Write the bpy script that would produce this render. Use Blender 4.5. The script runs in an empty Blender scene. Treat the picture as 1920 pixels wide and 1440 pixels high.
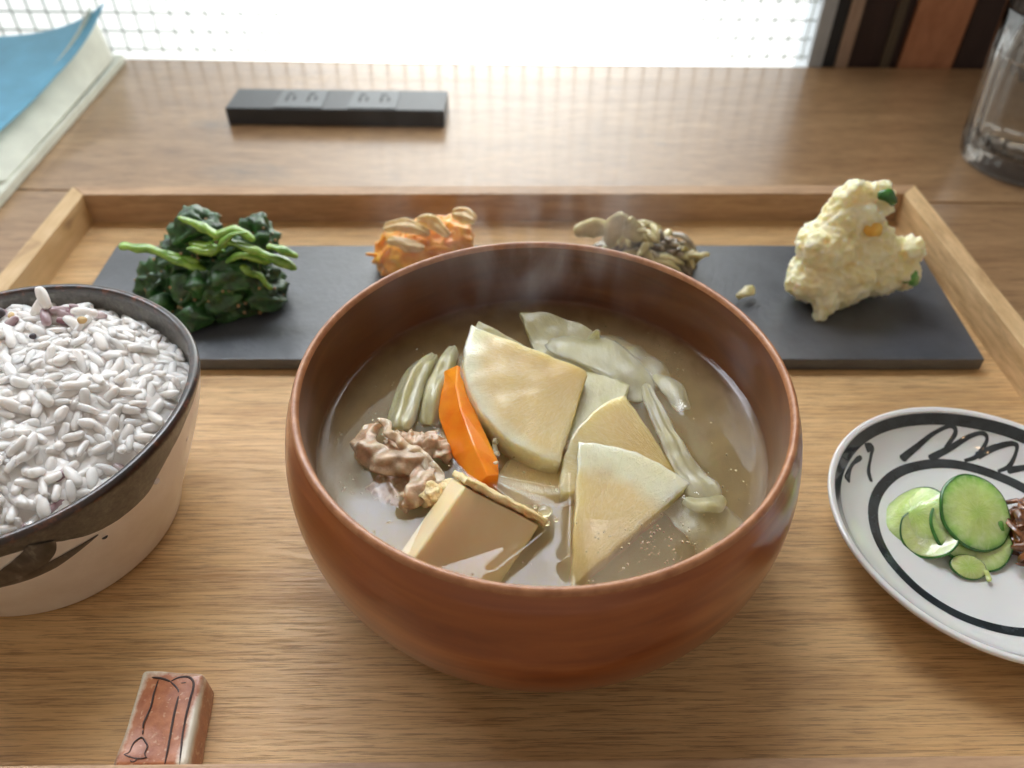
import bpy, bmesh, math, random
from mathutils import Vector, Matrix, noise
random.seed(7)
CM = 0.01
SC = bpy.context.scene
COL = SC.collection
# ------------------------------------------------------------------ camera
Hc, PI_, RO, YA = 19.446, 0.7451, 0.0067, 0.0165
fw = Vector((math.sin(YA)*math.cos(PI_), math.cos(YA)*math.cos(PI_), -math.sin(PI_)))
rt = Vector((math.cos(YA), -math.sin(YA), 0)); up = rt.cross(fw)
r2 = rt*math.cos(RO)+up*math.sin(RO); u2 = -rt*math.sin(RO)+up*math.cos(RO)
cam = bpy.data.objects.new('camera', bpy.data.cameras.new('camera')); COL.objects.link(cam)
m = Matrix((r2, u2, -fw)).transposed().to_4x4(); m.translation = Vector((0, 0, Hc*CM)); cam.matrix_world = m
cam.data.sensor_width = 36; cam.data.lens = 1450/1920*36
cam.data.clip_start = 0.005; cam.data.clip_end = 50
cam.data.dof.use_dof = True; cam.data.dof.focus_distance = 0.185; cam.data.dof.aperture_fstop = 14.0
SC.camera = cam
# ------------------------------------------------------------------ light, exposure
SC.view_settings.view_transform = 'Standard'; SC.view_settings.look = 'None'
SC.view_settings.exposure = 0.0; SC.view_settings.gamma = 1.0
w = bpy.data.worlds.new('World'); SC.world = w; w.use_nodes = True
w.node_tree.nodes['Background'].inputs[0].default_value = (1.0, 0.88, 0.75, 1)
w.node_tree.nodes['Background'].inputs[1].default_value = 0.35      # dim cafe interior
SC.cycles.volume_bounces = 2; SC.cycles.max_bounces = 10; SC.cycles.transparent_max_bounces = 16
SC.cycles.use_denoising = True
SC.cycles.sample_clamp_indirect = 0
def lamp(name, loc, tgt, size, power, color):
    d = bpy.data.lights.new(name, 'AREA'); d.shape = 'DISK'; d.size = size; d.energy = power; d.color = color
    o = bpy.data.objects.new(name, d); COL.objects.link(o); o.location = loc
    o.rotation_euler = (Vector(tgt)-Vector(loc)).to_track_quat('-Z', 'Y').to_euler()
lamp('cafe_lamp', (0.35, -0.5, 1.5), (0, 0.15, 0), 0.06, 0.30, (1.0, 0.62, 0.32))
lamp('cafe_lamp', (-0.55, 0.1, 1.6), (0, 0.15, 0), 0.05, 0.18, (1.0, 0.62, 0.32))

# ------------------------------------------------------------------ material helpers
class G:
    def __init__(s, name):
        s.m = bpy.data.materials.new(name); s.m.use_nodes = True; s.t = s.m.node_tree
        s.p = s.t.nodes['Principled BSDF']; s.out = s.t.nodes['Material Output']
    def n(s, typ, **kw):
        nd = s.t.nodes.new(typ)
        for k, v in kw.items(): setattr(nd, k, v)
        return nd
    def l(s, a, b): s.t.links.new(a, b)
    def set(s, **kw):
        al = dict(base='Base Color', rough='Roughness', ior='IOR', trans='Transmission Weight', sss='Subsurface Weight',
                  sscale='Subsurface Scale', coat='Coat Weight', coatr='Coat Roughness', metal='Metallic', spec='Specular IOR Level',
                  em='Emission Color', ems='Emission Strength', sheen='Sheen Weight')
        for k, v in kw.items():
            if k == 'srad': s.p.inputs['Subsurface Radius'].default_value = v; continue
            if k in ('base', 'em') and len(v) == 3: v = (*v, 1)
            s.p.inputs[al[k]].default_value = v
        return s
    def coord(s, scale=(1, 1, 1), kind='Object', rot=(0, 0, 0)):
        tc = s.n('ShaderNodeTexCoord'); mp = s.n('ShaderNodeMapping')
        mp.inputs['Scale'].default_value = scale; mp.inputs['Rotation'].default_value = rot
        s.l(tc.outputs[kind], mp.inputs[0]); return mp.outputs[0]
    def noise(s, vec, scale=1, detail=4, rough=.55, dist=0):
        nd = s.n('ShaderNodeTexNoise'); nd.inputs['Scale'].default_value = scale; nd.inputs['Detail'].default_value = detail
        nd.inputs['Roughness'].default_value = rough; nd.inputs['Distortion'].default_value = dist
        s.l(vec, nd.inputs['Vector']); return nd.outputs['Fac']
    def ramp(s, fac, stops):
        k = max(1.0, max(p for p, _ in stops))
        if k > 1: fac = s.math('MULTIPLY', fac, 1/k)
        r = s.n('ShaderNodeValToRGB'); e = r.color_ramp.elements
        while len(e) > 1: e.remove(e[-1])
        e[0].position = stops[0][0]/k; c0 = stops[0][1]; e[0].color = (*c0, 1) if len(c0) == 3 else c0
        for p, c in stops[1:]:
            q = e.new(min(1, p/k)); q.color = (*c, 1) if len(c) == 3 else c
        s.l(fac, r.inputs[0]); return r.outputs[0]
    def mix(s, fac, a, b, mode='MIX'):
        x = s.n('ShaderNodeMix', data_type='RGBA', blend_type=mode)
        for sock, v in ((0, fac), (6, a), (7, b)):
            if isinstance(v, (int, float)): x.inputs[sock].default_value = v
            elif isinstance(v, tuple): x.inputs[sock].default_value = (*v, 1) if len(v) == 3 else v
            else: s.l(v, x.inputs[sock])
        return x.outputs[2]
    def math(s, op, a, b=0.0, c=None):
        x = s.n('ShaderNodeMath', operation=op)
        for i, v in enumerate((a, b, c)):
            if v is None: continue
            if isinstance(v, (int, float)): x.inputs[i].default_value = v
            else: s.l(v, x.inputs[i])
        return x.outputs[0]
    def bump(s, h, strength=.3, dist=.001, prev=None):
        b = s.n('ShaderNodeBump'); b.inputs['Strength'].default_value = strength; b.inputs['Distance'].default_value = dist
        s.l(h, b.inputs['Height'])
        if prev is not None: s.l(prev, b.inputs['Normal'])
        s.l(b.outputs[0], s.p.inputs['Normal']); return b.outputs[0]
    def base(s, c): s.l(c, s.p.inputs['Base Color']); return s

def wood(name, dark, mid, light, rough=.5, axis=0, fine=1.0, pore=1.0, coat=0.0, bstr=.25, knots=()):
    g = G(name)
    def sc(a, b, c):    # a along the grain
        v = [b, b, c]; v[axis] = a
        if axis == 2: v = [b, c, a]
        return tuple(v)
    warp = g.noise(g.coord(sc(14, 60, 60)), 1, 2)
    vb = g.coord(sc(9, 150*fine, 60)); nb = g.noise(vb, 1, 4, .6, .4)
    nf = g.noise(g.coord(sc(45, 900*fine, 300)), 1, 5, .65, .3)
    npo = g.noise(g.coord(sc(80, 1900*fine, 500)), 1, 4, .7, .15)
    c = g.ramp(nb, [(.25, dark), (.5, mid), (.75, light)])
    c = g.mix(g.math('MULTIPLY', g.ramp(nf, [(.38, (0, 0, 0)), (.62, (1, 1, 1))]), .55), c, tuple(x*1.22 for x in light))
    pm = g.math('MULTIPLY', g.ramp(npo, [(.50, (0, 0, 0)), (.62, (1, 1, 1))]), .5*pore)
    c = g.mix(pm, c, tuple(x*.42 for x in dark))
    c = g.mix(g.math('MULTIPLY', g.ramp(warp, [(.45, (0, 0, 0)), (.7, (1, 1, 1))]), .25), c, tuple(x*.75 for x in mid))
    for (kx, ky, ka, kb) in knots:
        tc = g.n('ShaderNodeTexCoord'); s = g.n('ShaderNodeSeparateXYZ'); g.l(tc.outputs['Object'], s.inputs[0])
        dx = g.math('MULTIPLY', g.math('SUBTRACT', s.outputs[0], kx*CM), 1/(ka*CM))
        dy = g.math('MULTIPLY', g.math('SUBTRACT', s.outputs[1], ky*CM), 1/(kb*CM))
        d = g.math('SQRT', g.math('ADD', g.math('MULTIPLY', dx, dx), g.math('MULTIPLY', dy, dy)))
        d = g.math('ADD', d, g.math('MULTIPLY', g.noise(g.coord((60, 160, 60)), 1, 3), .9))
        k = g.ramp(d, [(.55, (1, 1, 1)), (.8, (.35, .35, .35)), (.95, (.6, .6, .6)), (1.35, (0, 0, 0))])
        c = g.mix(g.math('MULTIPLY', k, .7), c, (.16, .125, .10))
    g.base(c); g.set(rough=rough, coat=coat, coatr=.14)
    h = g.math('SUBTRACT', g.math('MULTIPLY', nf, .5), pm)
    g.bump(h, bstr, .0004)
    return g.m

M = {}
M['table'] = wood('table_wood', (.20, .105, .05), (.32, .185, .09), (.42, .265, .14), rough=.34, fine=.5, pore=1.0, bstr=.05, coat=.5,
                  knots=((-18.2, 42.9, 1.8, .9), (-14.7, 37.2, 3.2, 1.3), (7.7, 41.1, .5, .35)))
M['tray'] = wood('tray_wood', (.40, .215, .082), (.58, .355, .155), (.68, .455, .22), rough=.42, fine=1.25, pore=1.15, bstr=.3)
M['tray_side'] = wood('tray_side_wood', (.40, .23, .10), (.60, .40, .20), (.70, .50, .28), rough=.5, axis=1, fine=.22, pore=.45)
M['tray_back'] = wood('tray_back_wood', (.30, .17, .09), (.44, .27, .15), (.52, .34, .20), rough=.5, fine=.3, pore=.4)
def figured(name):
    g = G(name)
    a = g.noise(g.coord((70, 55, 90)), 1, 2, .4, .6)
    b = g.noise(g.coord((300, 25, 300)), 1, 4, .6)
    c = g.ramp(a, [(.28, (.30, .17, .075)), (.42, (.60, .40, .19)), (.7, (.70, .50, .27))])
    c = g.mix(.25, c, g.ramp(b, [(.35, (.35, .2, .09)), (.65, (.72, .52, .3))]))
    g.base(c).set(rough=.5); g.bump(b, .1, .0004); return g.m
M['tray_figured'] = figured('figured_tray_wood')

def bowlwood(name='lacquered_bowl_wood', k=1.0):
    g = G(name)
    n1 = g.noise(g.coord((18, 22, 130), rot=(.25, .12, 0)), 1, 4, .6, .8)
    n2 = g.noise(g.coord((60, 60, 900), rot=(.25, .12, 0)), 1, 4, .6, .2)
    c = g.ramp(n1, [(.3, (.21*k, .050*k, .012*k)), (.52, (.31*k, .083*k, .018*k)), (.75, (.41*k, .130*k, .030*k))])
    c = g.mix(g.math('MULTIPLY', g.ramp(n2, [(.42, (0, 0, 0)), (.62, (1, 1, 1))]), .16), c, (.16, .035, .012))
    g.base(c).set(rough=.33, coat=.6, coatr=.10); g.bump(n2, .03, .0003); return g.m
M['bowlwood'] = bowlwood(); M['bowlwood_in'] = bowlwood('shade_darkened_bowl_inside', .42)  # inside: same lacquered wood, darkened so its shade sits in the colour
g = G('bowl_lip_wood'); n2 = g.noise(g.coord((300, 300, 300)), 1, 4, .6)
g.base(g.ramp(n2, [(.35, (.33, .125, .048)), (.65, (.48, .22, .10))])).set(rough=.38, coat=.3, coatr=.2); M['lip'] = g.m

def soft(name, c1, c2, scale=300, rough=.4, sss=.5, sscale=.004, srad=(1, .7, .4), bstr=.3, bd=.0006, detail=5, coat=0.0, dist=0, vec=(1, 1, 1)):
    g = G(name); v = g.coord(tuple(scale*x for x in vec)); n_ = g.noise(v, 1, detail, .6, dist)
    g.base(g.ramp(n_, [(.32, c1), (.68, c2)])).set(rough=rough, sss=sss, sscale=sscale, srad=srad, coat=coat, coatr=.08)
    if bstr: g.bump(n_, bstr, bd)
    return g.m
def daikon_mat(name, R, c_in=(.66, .45, .15), c_mid=(.75, .58, .27), c_rim=(.79, .78, .56)):
    g = G(name); tc = g.n('ShaderNodeTexCoord'); s = g.n('ShaderNodeSeparateXYZ'); g.l(tc.outputs['Object'], s.inputs[0])
    r = g.math('SQRT', g.math('ADD', g.math('MULTIPLY', s.outputs[0], s.outputs[0]), g.math('MULTIPLY', s.outputs[1], s.outputs[1])))
    th = g.math('ARCTAN2', s.outputs[1], s.outputs[0])
    cmb = g.n('ShaderNodeCombineXYZ'); g.l(g.math('MULTIPLY', r, 480), cmb.inputs[0]); g.l(g.math('MULTIPLY', th, 34), cmb.inputs[1]); g.l(g.math('MULTIPLY', s.outputs[2], 300), cmb.inputs[2])
    fib = g.noise(cmb.outputs[0], 1, 5, .62, .9)
    rn = g.math('ADD', g.math('MULTIPLY', r, 1/(R*CM)), g.math('MULTIPLY', g.math('SUBTRACT', g.noise(g.coord((150, 150, 150)), 1, 3), .5), .10))
    c = g.ramp(rn, [(.10, c_in), (.66, c_mid), (.80, c_mid), (.92, c_rim), (1.0, c_rim)])
    c = g.mix(g.math('MULTIPLY', g.ramp(fib, [(.44, (0, 0, 0)), (.64, (1, 1, 1))]), .22), c, (.93, .86, .64))
    big = g.noise(g.coord((90, 90, 90)), 1, 3)
    c = g.mix(g.math('MULTIPLY', g.ramp(big, [(.4, (0, 0, 0)), (.7, (1, 1, 1))]), .3), c, (.58, .42, .18))
    g.base(c).set(rough=.36, sss=.9, sscale=.010, srad=(1, .85, .5), coat=.8, coatr=.09)
    b1 = g.bump(g.ramp(fib, [(.46, (0, 0, 0)), (.66, (1, 1, 1))]), .42, .0006)
    g.bump(g.noise(g.coord((700, 700, 700)), 1, 4, .7), .35, .0004, b1)
    return g.m
M['daikon'] = daikon_mat('simmered_daikon', 3.4)
def cab(name, c1, c2, alpha):
    g = G(name); n_ = g.noise(g.coord((150, 60, 150)), 1, 4, .6)
    g.base(g.ramp(n_, [(.32, c1), (.68, c2)])).set(rough=.28, sss=.8, sscale=.006, srad=(1, .9, .5), coat=.6, coatr=.1)
    g.p.inputs['Alpha'].default_value = alpha; b1 = g.bump(n_, .4, .001); g.bump(g.noise(g.coord((600, 300, 600)), 1, 4, .7), .5, .0006, b1); return g.m
M['cabbage'] = cab('boiled_cabbage', (.52, .48, .22), (.76, .72, .48), .78)
M['cabbage_pale'] = cab('translucent_cabbage', (.60, .55, .29), (.78, .74, .50), .45)
M['carrot'] = soft('boiled_carrot', (.85, .20, .01), (.95, .34, .02), 120, .25, .5, .003, (1, .45, .1), .15, .0006, coat=.5)
M['tofu'] = soft('tofu_flesh', (1.0, .74, .42), (1.0, .79, .49), 200, .3, .6, .004, (1, .65, .35), .08, .0004, coat=.3)
M['crust'] = soft('fried_tofu_skin', (.86, .62, .28), (.96, .82, .50), 420, .4, .4, .002, (1, .7, .4), .9, .0012)
M['pork'] = soft('simmered_pork', (.42, .27, .16), (.76, .58, .40), 260, .3, .5, .003, (1, .5, .35), .6, .0010, coat=.5)
M['porkfat'] = soft('pork_fat', (.62, .46, .30), (.78, .64, .48), 240, .3, .6, .003, (1, .7, .5), .6, .0010, coat=.6)
M['rice'] = soft('cooked_rice', (.92, .86, .81), (.96, .92, .885), 260, .34, .6, .0025, (1, .86, .78), .10, .0003, coat=.25)
M['rice'].node_tree.nodes['Principled BSDF'].inputs['Transmission Weight'].default_value = .10; M['rice'].node_tree.nodes['Principled BSDF'].inputs['IOR'].default_value = 1.35
M['rice_tint'] = soft('purple_tinged_rice', (.16, .03, .05), (.82, .74, .74), 130, .3, .4, .0015, (1, .7, .7), .15, .0003, coat=.25, detail=1)
M['seed_dark'] = soft('dark_grain', (.02, .02, .03), (.10, .08, .09), 300, .3, .1, .001, (1, 1, 1), .2, .0003)
M['seed_gold'] = soft('golden_grain', (.55, .36, .14), (.75, .56, .28), 300, .3, .3, .001, (1, .8, .5), .2, .0003)
M['slate'] = None
g = G('slate'); n1 = g.noise(g.coord((60, 60, 60)), 1, 5, .6); n2 = g.noise(g.coord((500, 500, 500)), 1, 4)
g.base(g.ramp(n1, [(.3, (.050, .056, .066)), (.7, (.085, .093, .108))])).set(rough=.36, spec=1.0); g.bump(n2, .35, .0005); g.l(g.ramp(g.noise(g.coord((90, 90, 90)), 1, 5, .7), [(.3, (.28, .28, .28)), (.7, (.46, .46, .46))]), g.p.inputs['Roughness']); M['slate'] = g.m
M['leaf'] = soft('boiled_leaf', (.006, .030, .009), (.045, .16, .035), 200, .3, .1, .001, (1, 1, .5), .8, .0018, coat=.35)
M['stem'] = soft('boiled_stem', (.09, .24, .02), (.38, .60, .10), 200, .25, .4, .002, (.8, 1, .3), .2, .0008, coat=.6)
M['sesame'] = soft('sesame_crumb', (.36, .22, .11), (.58, .40, .22), 400, .5, .2, .001)
M['carrot_shred'] = soft('carrot_shred', (.96, .31, .006), (1.0, .54, .03), 150, .3, .5, .002, (1, .7, .2), .3, .0008, coat=.4)
M['fried_strip'] = soft('fried_tofu_strip', (.56, .36, .10), (.86, .70, .36), 260, .35, .4, .002, (1, .7, .4), .5, .001, coat=.3)
M['burdock'] = soft('pale_vegetable_strip', (.42, .36, .14), (.68, .60, .32), 170, .3, .4, .002, (1, .8, .4), .4, .001, coat=.5)
M['mushroom'] = soft('glossy_brown_mushroom', (.10, .075, .045), (.50, .42, .28), 260, .15, .4, .002, (1, .6, .4), .6, .0015, coat=1.0)
M['potato'] = soft('potato_salad_mash', (.94, .82, .46), (.97, .91, .68), 150, .42, .8, .005, (1, .8, .45), .7, .0014)
M['potato_egg'] = soft('egg_yolk_bit', (.85, .45, .06), (.9, .6, .15), 150, .45, .4, .003)
M['cuke_green'] = soft('cucumber_flesh', (.55, .70, .26), (.74, .83, .46), 210, .18, .75, .003, (.8, 1, .4), .3, .0008, coat=.8)
g = G('cucumber_flesh_slice'); tc = g.n('ShaderNodeTexCoord'); s_ = g.n('ShaderNodeSeparateXYZ'); g.l(tc.outputs['Object'], s_.inputs[0])
r_ = g.math('SQRT', g.math('ADD', g.math('MULTIPLY', s_.outputs[0], s_.outputs[0]), g.math('MULTIPLY', s_.outputs[1], s_.outputs[1])))
th_ = g.math('ARCTAN2', s_.outputs[1], s_.outputs[0]); cb = g.n('ShaderNodeCombineXYZ'); g.l(g.math('MULTIPLY', r_, 350), cb.inputs[0]); g.l(g.math('MULTIPLY', th_, 4), cb.inputs[1])
sd = g.noise(cb.outputs[0], 1, 4, .6, .5); n_ = g.noise(g.coord((350, 350, 350)), 1, 4)
c = g.ramp(g.math('ADD', g.math('MULTIPLY', r_, 95), g.math('MULTIPLY', n_, .2)), [(.15, (.42, .62, .12)), (.5, (.60, .76, .24)), (.8, (.56, .76, .26)), (.98, (.34, .60, .14)), (1.08, (.12, .38, .06))])
c = g.mix(g.math('MULTIPLY', g.ramp(sd, [(.45, (0, 0, 0)), (.7, (1, 1, 1))]), .45), c, (.74, .86, .46))
g.base(c).set(rough=.2, sss=.8, sscale=.004, srad=(.8, 1, .4), coat=.9, coatr=.07); g.bump(g.math('ADD', sd, n_), .4, .0008); M['cuke'] = g.m
M['cuke_skin'] = soft('cucumber_skin', (.012, .10, .012), (.05, .22, .03), 200, .25, .1, .001, (.7, 1, .3), .1, .0004, coat=.6)
M['fish'] = soft('simmered_fish', (.05, .014, .005), (.32, .11, .03), 260, .18, .2, .001, (1, .4, .2), .6, .0008, coat=.9)
g = G('porcelain'); n1 = g.noise(g.coord((40, 40, 40)), 1, 2)
g.base(g.ramp(n1, [(.3, (.74, .75, .74)), (.7, (.80, .80, .79))])).set(rough=.12, sss=.15, sscale=.002, coat=.5, coatr=.04); M['porcelain'] = g.m
g = G('dark_brush_glaze'); n1 = g.noise(g.coord((160, 160, 160)), 1, 3)
g.base(g.ramp(n1, [(.3, (.012, .016, .018)), (.7, (.04, .05, .055))])).set(rough=.1, coat=.6, coatr=.04); M['ink'] = g.m

def ricebowl_mat():
    g = G('stoneware_glazes'); tc = g.n('ShaderNodeTexCoord'); s = g.n('ShaderNodeSeparateXYZ'); g.l(tc.outputs['Object'], s.inputs[0])
    th = g.math('ARCTAN2', s.outputs[1], s.outputs[0])
    r = g.math('SQRT', g.math('ADD', g.math('MULTIPLY', s.outputs[0], s.outputs[0]), g.math('MULTIPLY', s.outputs[1], s.outputs[1])))
    z = s.outputs[2]
    fl = g.n('ShaderNodeFloatCurve'); cv = fl.mapping.curves[0]
    pts = [(-180, 3.6), (-90, 4.05), (-58, 4.12), (-50, 3.80), (-40, 3.42), (-30, 3.36), (-20, 3.75), (-8, 4.15), (2, 4.35), (20, 4.45), (180, 4.0)]
    P = [((a+180)/360, z_/6) for a, z_ in pts]
    cv.points[0].location = P[0]; cv.points[1].location = P[-1]
    for p in P[1:-1]: cv.points.new(*p)
    fl.mapping.update()
    g.l(g.math('ADD', g.math('MULTIPLY', th, 1/(2*math.pi)), .5), fl.inputs['Value'])
    edge = g.math('MULTIPLY', fl.outputs[0], .06)
    wob = g.math('MULTIPLY', g.math('SUBTRACT', g.noise(g.coord((120, 120, 120)), 1, 3), .5), .0012)
    d = g.math('SUBTRACT', g.math('ADD', z, wob), edge)
    out = g.math('MULTIPLY', g.math('GREATER_THAN', d, 0), 1)
    # inside is all grey: a separate mesh; lip darkening by height (iron glaze)
    sp = g.noise(g.coord((700, 700, 700)), 1, 4, .7); bl = g.noise(g.coord((90, 90, 60)), 1, 4, .6)
    grey = g.ramp(g.math('ADD', g.math('MULTIPLY', sp, .6), g.math('MULTIPLY', bl, .4)), [(.36, (.030, .028, .024)), (.55, (.085, .078, .064)), (.7, (.16, .145, .12))])
    white = g.ramp(bl, [(.3, (.74, .68, .60)), (.7, (.86, .82, .75))])
    c = g.mix(out, white, grey)
    lip = g.ramp(g.math('ADD', g.math('MULTIPLY', z, 100/6), g.math('MULTIPLY', g.math('SUBTRACT', bl, .5), .03)), [(.752, (0, 0, 0)), (.768, (1, 1, 1))])
    rust = g.ramp(g.noise(g.coord((300, 300, 300)), 1, 3), [(.40, (.018, .016, .016)), (.58, (.045, .022, .016)), (.72, (.20, .07, .035))])
    c = g.mix(lip, c, rust)
    g.base(c).set(rough=.30, coat=.5, coatr=.12)
    b = g.bump(sp, .25, .0004); return g.m
M['stoneware'] = ricebowl_mat()
g = G('grey_speckled_glaze'); sp = g.noise(g.coord((800, 800, 800)), 1, 4, .7); bl = g.noise(g.coord((120, 120, 120)), 1, 3)
g.base(g.ramp(g.math('ADD', g.math('MULTIPLY', sp, .6), g.math('MULTIPLY', bl, .4)), [(.36, (.05, .045, .038)), (.55, (.13, .12, .10)), (.7, (.24, .22, .19))])).set(rough=.3, coat=.5, coatr=.12)
g.bump(sp, .3, .0004); M['greyglaze'] = g.m
g = G('terracotta_glaze'); tc = g.n('ShaderNodeTexCoord'); s = g.n('ShaderNodeSeparateXYZ'); g.l(tc.outputs['Object'], s.inputs[0])
nn = g.noise(g.coord((250, 250, 250)), 1, 4, .65); sp = g.noise(g.coord((900, 900, 900)), 1, 3)
ax = g.math('ABSOLUTE', s.outputs[0]); ex = g.math('ADD', g.math('MULTIPLY', ax, 1/(.74*CM)), g.math('MULTIPLY', nn, .35))
ey = g.math('ADD', g.math('MULTIPLY', s.outputs[1], 1/(1.08*CM)), g.math('MULTIPLY', nn, .3))
e = g.math('MAXIMUM', ex, ey)
c = g.ramp(nn, [(.3, (.30, .085, .030)), (.7, (.50, .19, .075))])
c = g.mix(g.math('MULTIPLY', g.ramp(sp, [(.6, (0, 0, 0)), (.7, (1, 1, 1))]), .6), c, (.66, .42, .24))
c = g.mix(g.ramp(e, [(.98, (0, 0, 0)), (1.12, (1, 1, 1))]), c, (.62, .55, .43)) if False else g.mix(g.math('MULTIPLY', g.ramp(e, [(.98, (0, 0, 0)), (1.12, (1, 1, 1))]), g.ramp(g.math('ADD', g.math('MULTIPLY', s.outputs[2], 100), g.math('MULTIPLY', nn, .25)), [(.82, (0, 0, 0)), (1.0, (1, 1, 1))])), c, (.66, .59, .46))
g.base(c).set(rough=.35, coat=.3, coatr=.2); g.bump(nn, .3, .0006); M['terracotta'] = g.m
g = G('engraved_brown_line'); g.set(base=(.045, .022, .018), rough=.5); M['engrave'] = g.m
def plain(name, c, rough=.5, **kw):
    g = G(name); n_ = g.noise(g.coord((60, 60, 60)), 1, 3)
    g.base(g.ramp(n_, [(.3, tuple(x*.88 for x in c)), (.7, tuple(min(1, x*1.1) for x in c))])).set(rough=rough, **kw); return g.m
M['plastic'] = plain('charcoal_plastic', (.035, .042, .052), .38)
M['plastic2'] = plain('socket_plastic', (.13, .145, .16), .4)
M['slot'] = plain('socket_slot', (.008, .008, .009), .6)
M['blue'] = plain('blue_cover', (.14, .42, .62), .5)
M['cream'] = plain('cream_paper', (.70, .72, .62), .55)
M['jamb'] = plain('pale_metal', (.42, .46, .50), .4)
M['seal'] = plain('dark_seal', (.02, .022, .026), .6)
M['beige'] = wood('beige_trim_wood', (.26, .17, .12), (.34, .24, .18), (.40, .30, .23), axis=2, fine=.3, pore=.3)
M['darkwood'] = wood('dark_post_wood', (.018, .009, .008), (.028, .014, .012), (.04, .02, .017), axis=2, fine=.3, pore=.3)
M['olive'] = wood('olive_trim_wood', (.05, .038, .022), (.075, .056, .035), (.09, .07, .045), axis=2, fine=.3, pore=.3)
M['panel'] = wood('orange_panel_wood', (.30, .12, .055), (.42, .18, .09), (.50, .24, .13), axis=2, fine=.12, pore=.2, rough=.45)
M['wall'] = plain('plaster', (.30, .26, .22), .8)
M['wire'] = plain('pane_wire', (.55, .62, .60), .4)
g = G('clear_glass'); g.set(base=(.96, .985, .98), rough=.01, trans=1.0, ior=1.5); M['glass'] = g.m
g = G('water'); g.set(base=(1, 1, 1), rough=.0, trans=1.0, ior=1.33); M['water'] = g.m
def front_only(g, fac):
    geo = g.n('ShaderNodeNewGeometry'); return g.math('MULTIPLY', fac, g.math('SUBTRACT', 1, geo.outputs['Backfacing']))
# window pane: see-through with a mirror-like skin
g = G('window_glass'); fr = g.n('ShaderNodeFresnel'); fr.inputs[0].default_value = 1.5
tr = g.n('ShaderNodeBsdfTransparent'); gl = g.n('ShaderNodeBsdfGlossy'); gl.inputs['Roughness'].default_value = .02
mx = g.n('ShaderNodeMixShader'); g.l(front_only(g, fr.outputs[0]), mx.inputs[0]); g.l(tr.outputs[0], mx.inputs[1]); g.l(gl.outputs[0], mx.inputs[2]); g.l(mx.outputs[0], g.out.inputs[0]); M['pane'] = g.m
# miso broth: a clear skin over cloudy volume
g = G('miso_broth'); fr = g.n('ShaderNodeFresnel'); fr.inputs[0].default_value = 1.37
tr = g.n('ShaderNodeBsdfTransparent'); gl = g.n('ShaderNodeBsdfGlossy'); gl.inputs['Roughness'].default_value = .03
b = g.n('ShaderNodeBump'); b.inputs['Strength'].default_value = .12; b.inputs['Distance'].default_value = .0004
g.l(g.noise(g.coord((110, 110, 110)), 1, 3), b.inputs['Height'])
for nd in (fr, gl): g.l(b.outputs[0], nd.inputs['Normal'])
mx = g.n('ShaderNodeMixShader'); g.l(front_only(g, fr.outputs[0]), mx.inputs[0]); g.l(tr.outputs[0], mx.inputs[1]); g.l(gl.outputs[0], mx.inputs[2]); g.l(mx.outputs[0], g.out.inputs[0])
vs = g.n('ShaderNodeVolumePrincipled'); vs.inputs['Color'].default_value = (.86, .62, .36, 1); vs.inputs['Density'].default_value = 150
g.l(g.math('MULTIPLY', g.ramp(g.noise(g.coord((150, 150, 150)), 1, 4, .6, .6), [(.35, (.45, .45, .45)), (.65, (1, 1, 1))]), 200), vs.inputs['Density']); vs.inputs['Anisotropy'].default_value = .2; vs.inputs['Absorption Color'].default_value = (.5, .35, .15, 1)
g.l(vs.outputs[0], g.out.inputs['Volume']); M['broth'] = g.m
# sky seen through the window: pale bright street below, brighter sky above
g = G('overcast_sky'); tc = g.n('ShaderNodeTexCoord'); s = g.n('ShaderNodeSeparateXYZ'); g.l(tc.outputs['Object'], s.inputs[0])
st = g.ramp(g.math('ADD', g.math('MULTIPLY', s.outputs[2], 1.0), g.math('MULTIPLY', g.noise(g.coord((5, 5, 5)), 1, 3), .05)),
            [(.0, (.0, .0, .0)), (.60, (.0, .0, .0)), (.72, (1, 1, 1))])
st = g.math('MULTIPLY', st, g.ramp(s.outputs[0], [(.06, (1, 1, 1)), (.11, (.06, .06, .06))]))
mid = g.math('MULTIPLY', g.math('ADD', s.outputs[0], .03), 1/.16); mid = g.math('POWER', 2.718, g.math('MULTIPLY', g.math('MULTIPLY', mid, mid), -1))
low = g.math('ADD', 1.2, g.math('MULTIPLY', mid, 4.2))
cl = g.ramp(g.noise(g.coord((7, 7, 9)), 1, 4, .6, .5), [(.35, (.45, .45, .45)), (.65, (1, 1, 1))])
strg = g.math('ADD', low, g.math('MULTIPLY', g.math('MULTIPLY', st, cl), 27.0))
em = g.n('ShaderNodeEmission'); g.l(g.mix(st, (.97, 1.0, .98), (.86, .91, 1.0)), em.inputs[0]); g.l(strg, em.inputs[1]); g.l(em.outputs[0], g.out.inputs[0]); M['sky'] = g.m

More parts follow.
